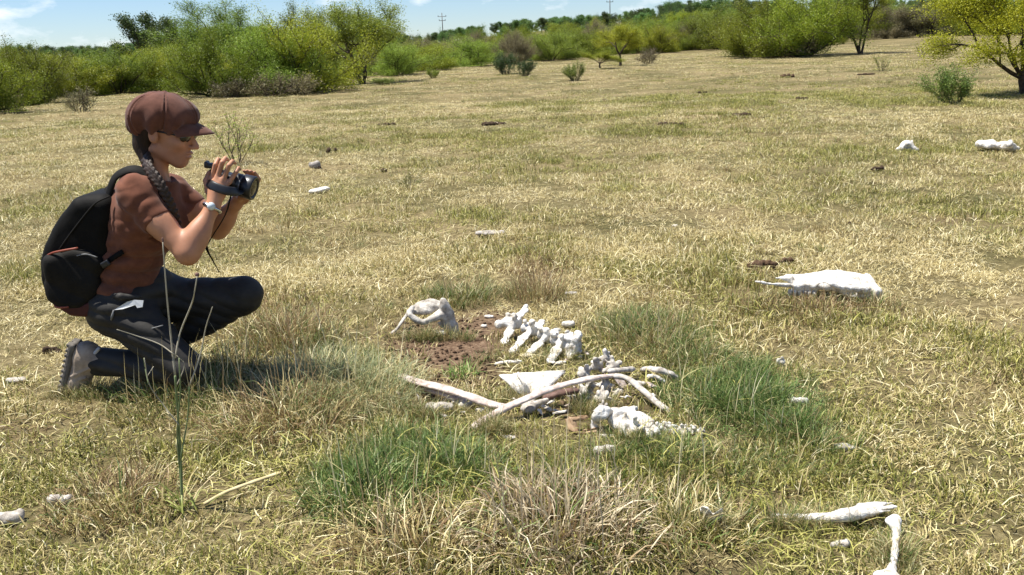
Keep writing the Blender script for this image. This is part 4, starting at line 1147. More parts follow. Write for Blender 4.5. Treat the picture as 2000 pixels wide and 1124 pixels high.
# --- sacrum and tail
def sacrum():
    e = empty('tail_spine', A(1250, 858))
    c = A(1228, 826, 0.04)
    SR = frame(A(1278, 848, 0.03) - A(1204, 806, 0.05), (0.1, -0.35, 1))
    pr = [rbox(A(1216, 814, 0.045), (0.038, 0.048, 0.012), SR, 0.010, k=0.018), rbox(A(1240, 830, 0.042), (0.048, 0.040, 0.014), SR, 0.010, k=0.018), rbox(A(1264, 843, 0.035), (0.036, 0.028, 0.012), SR, 0.009, k=0.016),
          cone(A(1204, 808, 0.05), A(1182, 812, 0.05), 0.020, 0.014, k=0.015), cone(A(1226, 806, 0.05), A(1242, 796, 0.055), 0.020, 0.009, k=0.015), cone(A(1248, 814, 0.05), A(1276, 823, 0.045), 0.018, 0.009, k=0.015),
          cone(A(1216, 830, 0.035), A(1222, 854, 0.015), 0.022, 0.013, k=0.018), cone(A(1246, 842, 0.03), A(1254, 857, 0.012), 0.020, 0.012, k=0.018), ell(A(1204, 812, 0.055), (0.016, 0.03, 0.022), SR, k=0.012)]
    for q0, q1 in (((1219, 818, 0.06), (1222, 806, 0.085)), ((1238, 829, 0.055), (1242, 817, 0.08)), ((1256, 839, 0.05), (1260, 829, 0.07)), ((1270, 846, 0.04), (1273, 839, 0.055))):
        pr.append(cone(A(*q0), A(*q1), 0.013, 0.007, k=0.014))
    for q in ((1226, 833, 0.05), (1230, 812, 0.065), (1246, 823, 0.06), (1240, 845, 0.04), (1256, 850, 0.03)):
        pr.append(ell(A(*q), (0.008, 0.009, 0.03), k=0.006, op='s'))
    part('sacrum', surf(pr, 0.0045, pit(0.004, 62)), M_BONE, e)
    ring = catmull([A(1196, 818, 0.03), A(1190, 806, 0.065), A(1176, 802, 0.085), A(1166, 812, 0.07), A(1162, 826, 0.03), A(1160, 838, 0.01)], 4)
    part('arch', surf(chain(ring, np.linspace(0.016, 0.011, len(ring)), k=0.008) + [ell(A(1178, 812, 0.07), (0.022, 0.02, 0.014), k=0.01), cone(A(1192, 826, 0.02), A(1194, 838, 0.01), 0.009, 0.006, k=0.006)], 0.004, pit(0.002)), M_BONE, e)
    for i, (px, py, s) in enumerate([(1286, 842, 0.55), (1300, 836, 0.5), (1316, 842, 0.42), (1334, 840, 0.44), (1352, 841, 0.40), (1369, 843, 0.34)]):
        part('tail_vertebra', surf(vertebra_prims(A(px, py, 0.022), A(px + 14, py + 2, 0.022) - A(px, py, 0.022), (0.2 * (-1) ** i, -0.2, 1), s, 0.35, 0.25), 0.004, pit(0.0016, 90, i)), M_BONE, e)
    tag(e, 'white sacrum with a line of knobbly tail vertebrae at the near end of the carcass', 'spine', 'carcass bones')
sacrum()
hide = join(plate([A(1105, 820, 0.035), A(1114, 814, 0.05), A(1124, 822, 0.04), A(1130, 840, 0.012), A(1126, 848, 0.008), A(1110, 838, 0.012)], 0.010, 0.0, (-0.5, -0.6, 0.6)),
            plate([A(1122, 846, 0.006), A(1150, 838, 0.018), A(1188, 832, 0.022), A(1206, 830, 0.02), A(1204, 838, 0.006), A(1150, 848, 0.004)], 0.009, 0.0, (0, -0.8, 0.6)),
            plate([A(1116, 816, 0.05), A(1134, 813, 0.05), A(1148, 814, 0.045), A(1146, 818, 0.04), A(1122, 821, 0.044)], 0.008))
bone_thing('hide_scrap', hide, M_HIDE, 'curled tan scrap of dried hide beside the sacrum', 'hide', None)

# --- cattle skull lying on the tussock at the right
def skull():
    e = empty('cattle_skull', A(1600, 588))
    Y = A(1600, 586)[1]
    P = lambda px, py, dy=0.0: Wp(px, py, Y + dy)
    R0_ = frame(P(1690, 552) - P(1530, 545), (0, -0.1, 1))
    DN = frame(P(1704, 553) - P(1620, 533), (0, -0.2, 1)); NS_ = frame(P(1610, 540) - P(1520, 536), (0, -0.2, 1))
    pr = [ell(P(1662, 552, 0.05), (0.125, 0.115, 0.046), DN, k=0.02), rbox(P(1668, 548, 0.05), (0.085, 0.092, 0.030), DN, 0.022, k=0.02), ell(P(1630, 541, 0.05), (0.060, 0.10, 0.036), DN, k=0.02),
          rbox(P(1702, 553, 0.05), (0.018, 0.10, 0.034), DN, 0.012, k=0.012), ell(P(1714, 560, 0.05), (0.018, 0.035, 0.022), DN, k=0.012),
          rbox(P(1570, 541, 0.05), (0.088, 0.048, 0.017), NS_, 0.014, k=0.016), cone(P(1545, 538, 0.025), P(1517, 537, 0.03), 0.018, 0.006, k=0.01), cone(P(1545, 538, 0.075), P(1519, 535, 0.07), 0.018, 0.006, k=0.01),
          rbox(P(1572, 556, 0.00), (0.066, 0.014, 0.030), NS_, 0.010, k=0.018), rbox(P(1572, 554, 0.10), (0.066, 0.014, 0.030), NS_, 0.010, k=0.018),
          cone(P(1590, 552, -0.045), P(1624, 548, -0.085), 0.017, 0.016, k=0.012), cone(P(1624, 548, -0.085), P(1648, 556, -0.09), 0.016, 0.018, k=0.012), cone(P(1648, 556, -0.09), P(1694, 560, -0.055), 0.015, 0.018, k=0.012),
          ell(P(1612, 560, -0.075), (0.040, 0.055, 0.034), DN, k=0.008, op='s'), ell(P(1664, 566, -0.06), (0.03, 0.03, 0.018), DN, k=0.008, op='s'), ell(P(1528, 547, 0.05), (0.045, 0.018, 0.022), NS_, k=0.006, op='s'),
          ell(P(1606, 543, 0.05), (0.075, 0.085, 0.034), NS_, k=0.03), cone(P(1540, 548, 0.0), P(1590, 550, -0.035), 0.003, 0.003, k=0.004, op='s')]
    pr += [cone(P(1560, 553, -0.01), P(1505, 548, -0.02), 0.013, 0.009, k=0.01), cone(P(1505, 548, -0.02), P(1477, 544, -0.02), 0.008, 0.011, k=0.008)]
    part('cranium', surf(pr, 0.0055, pit(0.0035, 34)), M_BONE, e)
    for i in range(6):
        q = P(1543 + i * 9.5, 562 + 0.8 * i, -0.012)
        part('tooth', surf([cone(q, q + [0, 0, -0.022], 0.0105, 0.009, k=0.004)], 0.004), M_BONE, e)
    part('horn_core', surf(chain(catmull([P(1700, 556, 0.10), P(1716, 566, 0.10), P(1722, 578, 0.06)], 3), np.linspace(0.026, 0.010, 7), k=0.01), 0.005), noise_mat('dark horn', [(0.3, (0.03, 0.025, 0.022)), (0.7, (0.12, 0.10, 0.09))], 20, 0.7, 0.4), e)
    e.location.z -= 0.018
    tag(e, 'bleached white cattle skull lying on a dark tussock with its nose to the left', 'skull')
skull()

# --- long bones near the camera
def split_bone():
    q = catmull([A(1512, 1010, 0.008), A(1560, 1012, 0.016), A(1612, 1012, 0.028), A(1655, 1006, 0.04), A(1690, 999, 0.045)], 4)
    pr = chain(q, np.linspace(0.008, 0.0165, len(q)), k=0.01)
    for ex, ey, r0, sx, sy in ((1748, 981, 0.012, 1682, 994), (1752, 990, 0.011, 1690, 1000), (1738, 998, 0.010, 1684, 1004), (1750, 986, 0.007, 1700, 997)):
        pr.append(cone(A(sx, sy, 0.045), A(ex, ey, 0.05), r0 * 1.4, 0.002, k=0.006))
    return surf(pr, 0.004, pit(0.0014, 50))
bone_thing('long_bone', split_bone(), M_BONE, 'long white leg bone broken off in splinters, lying in the near grass')
def leg_bone():
    q = [A(1748, 1014, 0.045), A(1750, 1045, 0.04), A(1747, 1085, 0.035), A(1742, 1118, 0.03), A(1738, 1136, 0.03)]
    q = catmull(q, 4)
    pr = chain(q, 0.0100 + 0.0035 * np.cos(np.linspace(0, 6.28, len(q))), k=0.008)
    pr += [ell(A(1744, 1018, 0.045), (0.022, 0.014, 0.014), k=0.01), ell(A(1724, 1124, 0.03), (0.025, 0.016, 0.012), k=0.012), ell(A(1745, 1132, 0.03), (0.02, 0.02, 0.016), k=0.012)]
    return surf(pr, 0.0035, pit(0.0014, 60))
bone_thing('long_bone', leg_bone(), M_BONE, 'slim cream leg bone pointing towards the viewer beside the splintered bone')
jaw = plate([A(1366, 992, 0.06), A(1378, 990, 0.075), A(1392, 1002, 0.05), A(1408, 1000, 0.07), A(1412, 994, 0.085), A(1410, 1022, 0.02), A(1394, 1034, 0.006), A(1380, 1022, 0.015)], 0.012, 0.004, (-0.2, -0.7, 0.7))
bone_thing('bone_plate', jaw, M_BONE, 'notched pale bone plate sunk in the grass left of the splintered bone')

def chip(px, py, wpx, hpx, label, seed, mat=M_BONE, name='bone_fragment', cat='bone', group='scattered bones', ang=0.0):
    r = np.random.default_rng(seed); p = A(px, py); s_ = ppm(p); w = wpx / s_ / 2; h = hpx / s_ / 2
    c = p + [0, 0, h * 0.75]
    R = frame((math.cos(ang), math.sin(ang), r.uniform(-0.1, 0.1)))
    pr = [ell(c, (w * 0.75, w * 0.5, h * 0.8), R, k=h * 0.5)]
    for i in range(4):
        d = R @ np.array([r.uniform(-0.6, 0.6) * w, r.uniform(-0.35, 0.35) * w, r.uniform(-0.2, 0.4) * h])
        pr.append(ell(c + d, np.array([0.42 * w, 0.28 * w, 0.6 * h]) * r.uniform(0.6, 1.1, 3), R, k=h * 0.4))
    for q in (-1, 1):
        pr.append(ell(c + R @ np.array([q * 0.72 * w, 0, r.uniform(-0.1, 0.25) * h]), (w * 0.28, w * 0.3, h * 0.7), R, k=h * 0.5))
    vox = max(0.003, w * 0.07)
    return bone_thing(name, surf(pr, vox, pit(min(0.1 * h, 0.006), 2.2 / max(w, 0.01), seed)), mat, label, cat, group)
for a_ in [(1523, 716, 15, 22, 'small upright white bone bit between the green tussock and the dry grass', 1), (1562, 792, 36, 22, 'whitish bone bit half sunk in the right side of the green tussock', 2), (1650, 880, 46, 16, 'pale flat bone bit lying alone right of the green tussock', 3, M_BONE3),
           (1182, 890, 44, 26, 'rounded whitish bone lump in the thin grass nearer than the sacrum', 4, M_BONE3), (20, 1022, 60, 30, 'pale bone lump at the left edge of the near grass', 5, M_BONE3), (32, 747, 40, 12, 'flat pale bone bit on the grass left of the hiking boot', 6, M_BONE3),
           (588, 737, 26, 20, 'small white bone bit between the reddish and the dark tussock', 7), (1115, 577, 24, 10, 'tiny whitish bone bit beyond the spine row', 8, M_BONE3), (1318, 445, 12, 8, 'tiny white bone bit alone in the middle of the field', 9),
           (624, 377, 44, 12, 'flat white bone lying on the grass beyond the camera', 10), (1490, 800, 12, 8, 'tiny white bone bit inside the green tussock', 12),
           (860, 806, 60, 28, 'crumbled grey bone heap below the cracked rib', 13, M_BONE3), (905, 800, 26, 18, 'little white bone crumb at the foot of the split rib', 14), (940, 807, 22, 14, 'small knobbly pale bone between the two crossing ribs', 15), (1110, 640, 26, 16, 'white knob of bone against the grass behind the spine row', 16),
           (1092, 712, 30, 9, 'thin white bone sliver between spine row and rib pile', 17), (1245, 756, 34, 16, 'grey bone lump in the shade of the sloping rib', 18, M_BONE3), (1205, 770, 26, 16, 'grey bone lump under the crossing of the ribs', 19, M_BONE3), (955, 622, 20, 8, 'little pale bone chip at the back of the bare soil', 20), (945, 640, 14, 7, 'tiny pale bone chip on the bare soil', 21),
           (120, 985, 50, 26, 'faint pinkish bone lump in the near left grass', 22, M_BONE3), (1640, 1070, 40, 20, 'pale bone lump below the splintered bone', 23, M_BONE3), (995, 857, 34, 8, 'thin pale bone sliver near the tip of the long rib', 24, M_BONE3), (1185, 855, 30, 9, 'flat white bone chip under the sacrum', 25)]:
    px, py, w, h, lab, sd = a_[:6]
    chip(px, py, w, h, lab, sd, a_[6] if len(a_) > 6 else M_BONE)
# jagged chips and splinters that fill the pile
r = np.random.default_rng(99)
for i in range(46):
    px, py = [(1130, 790, 60, 22), (880, 790, 60, 14), (1180, 740, 40, 14), (1040, 800, 60, 12), (1110, 690, 30, 12), (1240, 790, 40, 16), (1180, 830, 40, 10)][i % 7][:2]
    rx_, ry_ = [(60, 22), (60, 14), (40, 14), (60, 12), (30, 12), (40, 16), (40, 10)][i % 7]
    p = A(r.normal(px, rx_ * 0.75), r.normal(py, ry_ * 0.75)); an = r.uniform(0, 3.14); L = r.uniform(0.015, 0.055)
    d = np.array([math.cos(an), math.sin(an), r.uniform(-0.2, 0.5)]) * L
    c = p + [0, 0, r.uniform(0.008, 0.03)]
    q = np.array([c - d * 0.5, c - d * 0.2 + r.normal(0, 0.004, 3), c + d * 0.2 + r.normal(0, 0.004, 3), c + d * 0.5])
    w = r.uniform(0.004, 0.011); V, F = sweep(q, np.array([0.35, 1, 0.8, 0.15]) * w, np.array([0.3, 0.7, 0.6, 0.15]) * w, sides=6)
    bone_thing('bone_chip', (V, F), (M_BONE, M_BONE3, M_BONE2)[i % 3], 'little jagged bone splinter lying loose in the rib pile', group='loose splinters in the rib pile')
for i in range(18):
    px, py = [(1120, 800), (880, 795), (1190, 765), (1060, 800), (1230, 800), (1150, 750)][i % 6]
    p = A(r.normal(px, 38), r.normal(py, 12)); R_ = r.uniform(0.014, 0.036); k_ = int(r.integers(5, 8)); tilt = nrm([r.normal(0, 0.5), r.normal(-0.3, 0.5), 1]); f_ = frame(np.cross(tilt, [0.3, 1, 0]), tilt)
    th_ = np.sort(r.uniform(0, 6.28, k_)); rd = R_ * r.uniform(0.45, 1.25, k_)
    o_ = [p + [0, 0, 0.022] + f_ @ np.array([a_ * math.cos(t_), a_ * 0.6 * math.sin(t_), 0]) for a_, t_ in zip(rd, th_)]
    V = np.array(o_ + [q_ + f_ @ np.array([0, 0, -0.005]) for q_ in o_]); F = [tuple(range(k_)), tuple(range(2 * k_ - 1, k_ - 1, -1))] + [(j, k_ + j, k_ + (j + 1) % k_, (j + 1) % k_) for j in range(k_)]
    bone_thing('bone_flake', (V, F), (M_BONE, M_BONE3, M_BONE2)[i % 3], 'thin broken bone flake with sharp edges lying loose in the rib pile', group='broken flakes in the rib pile', smooth=False)
chip(958, 461, 60, 14, 'flat grey stone lying in the middle of the field', 30, M_STONE, 'flat_stone', 'stone', None)
chip(615, 330, 22, 18, 'pale lump of stone on the grass beside the dark dung', 31, M_STONE, 'pale_stone', 'stone', None)
def far_bone():
    P = lambda px, py, h=0.05: A(px, py, h)
    R1 = frame(P(1940, 286) - P(1918, 282), (0.1, -0.6, 1)); R2 = frame(P(1986, 292) - P(1952, 284), (0.2, -0.5, 1))
    pr = [rbox(P(1928, 283, 0.07), (0.14, 0.07, 0.030), R1, 0.02, k=0.03), ell(P(1918, 281, 0.08), (0.06, 0.08, 0.05), k=0.04), ell(P(1936, 279, 0.09), (0.06, 0.05, 0.04), k=0.04), cone(P(1940, 286), P(1956, 289, 0.04), 0.045, 0.035, k=0.03),
          rbox(P(1966, 288, 0.05), (0.15, 0.06, 0.030), R2, 0.02, k=0.03), cone(P(1962, 287), P(1972, 278, 0.12), 0.05, 0.022, k=0.04), cone(P(1972, 282, 0.10), P(1988, 292, 0.02), 0.035, 0.022, k=0.03), ell(P(1984, 291, 0.03), (0.05, 0.05, 0.03), k=0.03)]
    return surf(pr, 0.012, pit(0.008, 16))
bone_thing('long_bone', far_bone(), M_BONE, 'big white bone with a pointed end on the far grass above the near right grass')
def lump_bone():
    c = A(1770, 283, 0.07)
    pr = [ell(c, (0.065, 0.05, 0.042), k=0.03), cone(c, c + [-0.09, -0.03, -0.05], 0.04, 0.03, k=0.03), cone(c, c + [0.09, -0.04, -0.06], 0.04, 0.025, k=0.03), cone(c + [0.05, 0, 0], c + [0.075, 0.02, 0.05], 0.022, 0.012, k=0.03), ell(c + [0, -0.06, -0.03], (0.03, 0.03, 0.03), k=0.02, op='s')]
    return surf(pr, 0.008, pit(0.005, 28))
bone_thing('bone_fragment', lump_bone(), M_BONE, 'white lumpy bone with prongs standing on the far grass')
# --- dung and clods
def dung(px, py, wpx, hpx, k, label, seed, mat=M_DUNG, group='dung lumps on the pasture', name='dung_lump', cat='dung'):
    r = np.random.default_rng(seed + 500); p = A(px, py); s_ = ppm(p); w = 0.82 * wpx / s_ / 2; h = 0.85 * hpx / s_
    pr = []
    for i in range(k):
        t = (i / max(1, k - 1) - 0.5) * 1.5 if k > 1 else 0
        c = p + np.array([t * w, r.uniform(-0.5, 0.5) * w * 0.5, h * 0.3])
        q = r.uniform(0.7, 1.15)
        pr.append(ell(c, (w * q * (0.8 if k == 1 else 0.9 / k ** 0.6), w * q * (0.7 if k == 1 else 0.7 / k ** 0.6), h * q * r.uniform(0.45, 0.7)), k=h * 0.12))
    o = surf(pr, max(0.004, min(w, h) * 0.14), lambda P: 0.10 * h * n3(P, 5.5 / h, seed) + 0.05 * h * n3(P, 12 / h, seed + 1))
    return bone_thing(name, o, mat, label, cat, group)
for px, py, w, h, k, lab in [(649, 299, 20, 13, 2, 'round dark dung lump near the pale stone'), (750, 336, 16, 10, 1, 'single dark dung lump above the small olive weed'), (1715, 334, 26, 13, 3, 'dark dung lump below the white lumpy far bone'), (965, 245, 52, 8, 4, 'dark flat dung line in the middle distance left of centre'),
                             (755, 246, 40, 8, 3, 'dark flat dung line beyond the round lump'), (1450, 228, 40, 10, 4, 'dark spread dung at the left end of the lawn patch'), (1310, 245, 60, 8, 5, 'long dark dung line in the middle of the far grass'), (1495, 231, 22, 5, 2, 'small dark dung right of the spread dung'),
                             (705, 250, 20, 5, 2, 'small dark dung left of the far flat line'), (1567, 195, 26, 8, 3, 'dark dung on the green lawn patch'), (1372, 182, 18, 5, 2, 'small dark dung high on the far grass'), (1690, 147, 34, 5, 3, 'dark low dung row by the wispy weed'),
                             (1527, 283, 12, 5, 1, 'tiny dark dung at mid field left of the white lumpy bone'), (1551, 283, 10, 5, 1, 'tiny dark dung next to the other tiny one'), (1582, 284, 14, 4, 1, 'third tiny dark dung in the row left of the white bone'), (100, 322, 14, 6, 1, 'dark dung on the grass left of the brown cap'), (582, 405, 10, 6, 1, 'little dark dung beyond the flat white bone'),
                             (683, 322, 8, 5, 1, 'tiny dark dung right of the pale stone'), (1180, 196, 14, 4, 1, 'tiny dark dung below the bright green round bush'), (1660, 437, 12, 5, 1, 'tiny dark dung on the right half of the field')]:
    dung(px, py, w, h, k, lab, px)
dung(1490, 527, 80, 26, 5, 'reddish brown dung heap behind the nose of the cattle skull', 3, M_CLOD, None, 'dung_heap')
dung(1533, 517, 34, 16, 3, 'small brown dung heap right behind the cattle skull', 4, M_CLOD, None, 'dung_heap')
dung(1539, 152, 34, 9, 6, 'reddish earth mound on the far grass before the thicket', 5, M_CLOD, None, 'earth_mound', 'mound')
dung(618, 330, 20, 9, 2, 'dark dung under the pale stone', 8)
dung(105, 690, 40, 18, 3, 'dark brown clod on the grass behind the hiking boot', 9, M_DUNG, None, 'earth_clod', 'clod')
# little clods on the bare soil: nobody could count them
r = np.random.default_rng(8); Vs, Fs, nn_ = [], [], 0
ico = np.array([[0, 0, 1], [0.9, 0, 0.4], [0.28, 0.85, 0.45], [-0.72, 0.53, 0.4], [-0.72, -0.53, 0.45], [0.28, -0.85, 0.4], [0, 0, -0.6]])
icf = np.array([[0, 1, 2], [0, 2, 3], [0, 3, 4], [0, 4, 5], [0, 5, 1], [6, 2, 1], [6, 3, 2], [6, 4, 3], [6, 5, 4], [6, 1, 5]])
while nn_ < 900 * 7:
    q = A(r.normal(905, 110), r.normal(690, 55))
    if soil_mask(q[0], q[1]) < 0.25: continue
    s_ = r.uniform(0.003, 0.014) * r.uniform(0.5, 1)
    V = ico * s_ * r.uniform(0.6, 1.4, (7, 3)); an = r.uniform(0, 6.28)
    V[:, :2] = V[:, :2] @ np.array([[math.cos(an), -math.sin(an)], [math.sin(an), math.cos(an)]])
    Vs.append(V + q); Fs.append(icf + nn_); nn_ += 7
tag(single('soil_crumbs', (np.concatenate(Vs), np.concatenate(Fs)), M_CLOD, (0, 0, 0), smooth=False), 'crumbs of brown earth and dung on the bare soil', 'soil', kind='stuff')

# --- the tall stalk in front of the woman, and a dead stalk on the ground
M_STALK = noise_mat('green stalk', [(0.3, (0.10, 0.15, 0.05)), (0.7, (0.24, 0.27, 0.13))], 12, 0.6, 0.0)
M_STALK2 = noise_mat('dry grey stalk', [(0.3, (0.26, 0.23, 0.16)), (0.7, (0.46, 0.42, 0.32))], 12, 0.7, 0.0)
M_STRAW = noise_mat('yellow dead stalk', [(0.3, (0.40, 0.31, 0.14)), (0.7, (0.64, 0.54, 0.30))], 18, 0.7, 0.2)
M_SEED = noise_mat('brown seed head', [(0.3, (0.10, 0.05, 0.04)), (0.7, (0.25, 0.14, 0.11))], 30, 0.8, 0.4)
def stalk():
    p0 = A(356, 1000); Y = p0[1]
    P = lambda px, py, dy=0.0: Wp(px, py, Y + dy)
    e = empty('tall_stalk', p0)
    for pts, r0, r1, mt in (([(356, 1000), (353, 900), (347, 800), (342, 735)], 0.0042, 0.003, M_STALK), ([(342, 735), (334, 660), (326, 580), (318, 474)], 0.0030, 0.0016, M_STALK2), ([(358, 1000), (352, 930), (346, 840), (352, 770), (350, 700)], 0.0030, 0.0018, M_STALK),
                            ([(342, 700), (352, 650), (374, 595), (380, 570), (385, 540)], 0.0024, 0.0014, M_STALK2), ([(340, 693), (310, 672), (262, 655), (228, 644)], 0.0018, 0.0011, M_STALK2), ([(342, 760), (360, 715), (345, 695)], 0.0014, 0.001, M_STALK2), ([(349, 830), (318, 790), (292, 752), (282, 700)], 0.0016, 0.001, M_STALK2),
                            ([(370, 755), (392, 690), (402, 640), (415, 600)], 0.0022, 0.0012, M_STALK2), ([(352, 900), (366, 820), (370, 755)], 0.0022, 0.0020, M_STALK), ([(290, 752), (284, 722), (281, 700)], 0.0014, 0.0014, M_STALK), ([(288, 735), (300, 716)], 0.001, 0.0008, M_STALK2)):
        q = catmull([P(a, b_, 0.02 * math.sin(i * 1.3)) for i, (a, b_) in enumerate(pts)], 4)
        part('stem', sweep(q, np.linspace(r0, r1, len(q)) * 1.05, sides=6), mt, e)
    part('seed_head', surf([ell(P(385, 537), (0.0062, 0.006, 0.0065))], 0.0018), M_SEED, e)
    part('seed_head', surf([ell(P(318, 470), (0.003, 0.003, 0.009))], 0.0015), M_SEED, e)
    r = np.random.default_rng(3)
    for i in range(34):
        a = r.uniform(0, 6.28); L = r.uniform(0.06, 0.16)
        V, F, at = blades(np.zeros((1, 2)), np.array([a]), np.array([L]), np.array([r.uniform(0.2, 0.9)]), np.array([r.uniform(0.8, 1.9)]), np.array([0.006]), np.array([r.normal(0, 0.4)]), r)
        part('leaf', (V + p0 + [r.normal(0, 0.02), r.normal(0, 0.02), 0], F), MLEAF, e, attrs=at)
    tag(e, 'tall branching weed stalk with a round bud in front of the kneeling woman', 'weed')
MLEAF = blade_mat('rosette leaves', DRY, [(0, (0.12, 0.17, 0.03)), (1, (0.36, 0.37, 0.10))], BROWN, False, g0=0.8, b0=0.03)
stalk()
q = catmull([A(398, 985, 0.012), A(440, 962, 0.03), A(490, 943, 0.035), A(552, 922, 0.02)], 5)
tag(single('dead_stalk', sweep(q, np.linspace(0.006, 0.009, len(q)) * (1 + 0.15 * np.sin(np.arange(len(q)) * 1.9)), 0.005, sides=7), M_STRAW, A(470, 955)), 'thick yellow dead stalk lying on the grass right of the tall weed', 'stalk')

# ================================================================== THE KNEELING WOMAN
M_SKIN = noise_mat('sunlit skin', [(0.3, (0.37, 0.170, 0.092)), (0.55, (0.47, 0.225, 0.128)), (0.75, (0.55, 0.275, 0.165))], 9, 0.5, 0.15, 260, spec=0.35, sss=0.12, dist=0.001)
M_SHIRT = noise_mat('rust brown cotton', [(0.3, (0.105, 0.040, 0.023)), (0.7, (0.180, 0.070, 0.040))], 18, 0.9, 0.35, 420, spec=0.1, dist=0.0015, sheen=0.1)
M_TROU = noise_mat('charcoal trouser cloth', [(0.3, (0.018, 0.0165, 0.0145)), (0.7, (0.034, 0.031, 0.027))], 14, 0.65, 0.6, 60, spec=0.25, dist=0.0015)
M_CAP = noise_mat('brown corduroy cap cloth', [(0.3, (0.085, 0.034, 0.022)), (0.7, (0.155, 0.066, 0.044))], 20, 0.9, 0.5, 300, spec=0.1, dist=0.002, sheen=0.15)
M_HAIR = noise_mat('dark brown hair', [(0.3, (0.010, 0.006, 0.004)), (0.7, (0.040, 0.023, 0.014))], 60, 0.6, 0.9, 240, spec=0.15, dist=0.002, stretch=(1, 1, 0.3))
M_BRAID = noise_mat('braided hair with sun on it', [(0.3, (0.010, 0.006, 0.0035)), (0.7, (0.055, 0.032, 0.019))], 90, 0.5, 0.9, 260, spec=0.3, dist=0.002)
M_PACK = noise_mat('black pack nylon', [(0.3, (0.0036, 0.0031, 0.0024)), (0.7, (0.008, 0.007, 0.0057))], 20, 0.7, 0.4, 260, spec=0.12, dist=0.002)
M_PACK2 = noise_mat('dark pocket nylon', [(0.3, (0.0072, 0.0064, 0.005)), (0.7, (0.0138, 0.0122, 0.010))], 20, 0.75, 0.4, 260, spec=0.15, dist=0.002)
M_RED = noise_mat('dark red pack base', [(0.3, (0.05, 0.012, 0.008)), (0.7, (0.09, 0.022, 0.014))], 20, 0.7, 0.3, 260)
M_PIPE = noise_mat('orange red piping', [(0.3, (0.20, 0.045, 0.025)), (0.7, (0.28, 0.075, 0.045))], 20, 0.5, 0.0)
M_BOOT = noise_mat('taupe boot leather', [(0.3, (0.23, 0.18, 0.135)), (0.7, (0.42, 0.34, 0.265))], 24, 0.85, 0.5, 120, spec=0.2, dist=0.002)
M_SOLE = noise_mat('dark boot rubber', [(0.3, (0.09, 0.08, 0.07)), (0.7, (0.18, 0.16, 0.135))], 30, 0.9, 0.5, 90, spec=0.15)
M_BLACK = noise_mat('black camera plastic', [(0.3, (0.008, 0.008, 0.009)), (0.7, (0.014, 0.014, 0.015))], 30, 0.38, 0.1, 300, spec=0.5, dist=0.0005)
M_GLASS = noise_mat('dark lens glass', [(0.3, (0.006, 0.005, 0.006)), (0.7, (0.012, 0.010, 0.010))], 10, 0.08, 0.0, spec=0.6)
M_STEEL = noise_mat('watch steel', [(0.3, (0.5, 0.5, 0.5)), (0.7, (0.65, 0.65, 0.66))], 40, 0.25, 0.0, metallic=1.0)
M_DIAL = noise_mat('pale watch dial', [(0.3, (0.45, 0.52, 0.55)), (0.7, (0.6, 0.66, 0.68))], 40, 0.2, 0.0, spec=0.6)
M_PAPER = noise_mat('white paper', [(0.3, (0.55, 0.56, 0.56)), (0.7, (0.72, 0.73, 0.73))], 12, 0.8, 0.2)
M_ZIP = noise_mat('pale zip', [(0.3, (0.10, 0.10, 0.10)), (0.7, (0.2, 0.2, 0.2))], 60, 0.5, 0.0)
M_SOCK = noise_mat('pale grey sock', [(0.3, (0.34, 0.34, 0.34)), (0.7, (0.5, 0.5, 0.5))], 60, 0.95, 0.4, 200)
M_LIP = M_SKIN

hipR, hipL = Wp(240, 604, 3.33), Wp(278, 590, 3.52)
kneeR, ankR = Wp(360, 722, 3.25), Wp(196, 706, 3.33)
heelR, toeR = Wp(163, 690, 3.33), Wp(148, 762, 3.33)
kneeL = Wp(474, 576, 3.50); ankL = Wp(328, 670, 3.57); toeL = np.array([ankL[0] + 0.09, 3.55, float(H(ankL[0] + 0.09, 3.55)) + 0.035])
shR, shL = Wp(262, 380, 3.275), Wp(338, 372, 3.56)
elR, wrR = Wp(366, 494, 3.215), Wp(416, 404, 3.295)
elL, wrL = Wp(424, 446, 3.57), Wp(460, 398, 3.485)
neckB = Wp(300, 356, 3.42); chest = Wp(281, 425, 3.42); belly = Wp(249, 515, 3.42); pelv = Wp(243, 584, 3.42)
base = A(300, 745); base = np.array([Wp(280, 600, 3.40)[0], 3.38, float(H(Wp(280, 600, 3.40)[0], 3.38))])

# head frame: looks along +x, chin a little down
HA = math.radians(13)
Hf = np.array([math.cos(HA), -0.03, -math.sin(HA)]); Hf = nrm(Hf); Hs = nrm(np.cross((0, 0, 1), Hf)); Hu = np.cross(Hf, Hs)
HR = np.stack([Hf, Hs, Hu], 1); HS = 1.01
HO = Wp(323, 260, 3.42)
def hp(a, b_, c): return HO + HR @ (np.array([a, b_, c]) * HS)
def hell(c, r, k=0.02, op='u', R=None): return ell(hp(*c), np.array(r) * HS, HR if R is None else HR @ R, k, op)

def torso_prims(g):
    TR = frame(np.array([1, 0, -0.22]), (0.22, 0, 1))
    return [ell(chest, (0.128 + g, 0.165 + g, 0.19 + g), TR, k=0.05), ell(belly, (0.108 + g, 0.142 + g, 0.15 + g), frame(np.array([1, 0, -0.1])), k=0.07), cone(shR + [0.01, 0.02, 0], shL - [0.01, 0.02, 0], 0.062 + g, 0.062 + g, k=0.05),
            cone(neckB + [-0.012, 0, -0.03], neckB + [0.0, 0, 0.0], 0.075 + g, 0.058 + g, k=0.05), ell(chest + np.array([0.105, -0.075, -0.03]), (0.052 + g, 0.062 + g, 0.062 + g), k=0.05), ell(chest + np.array([0.105, 0.075, -0.03]), (0.052 + g, 0.062 + g, 0.062 + g), k=0.05)]

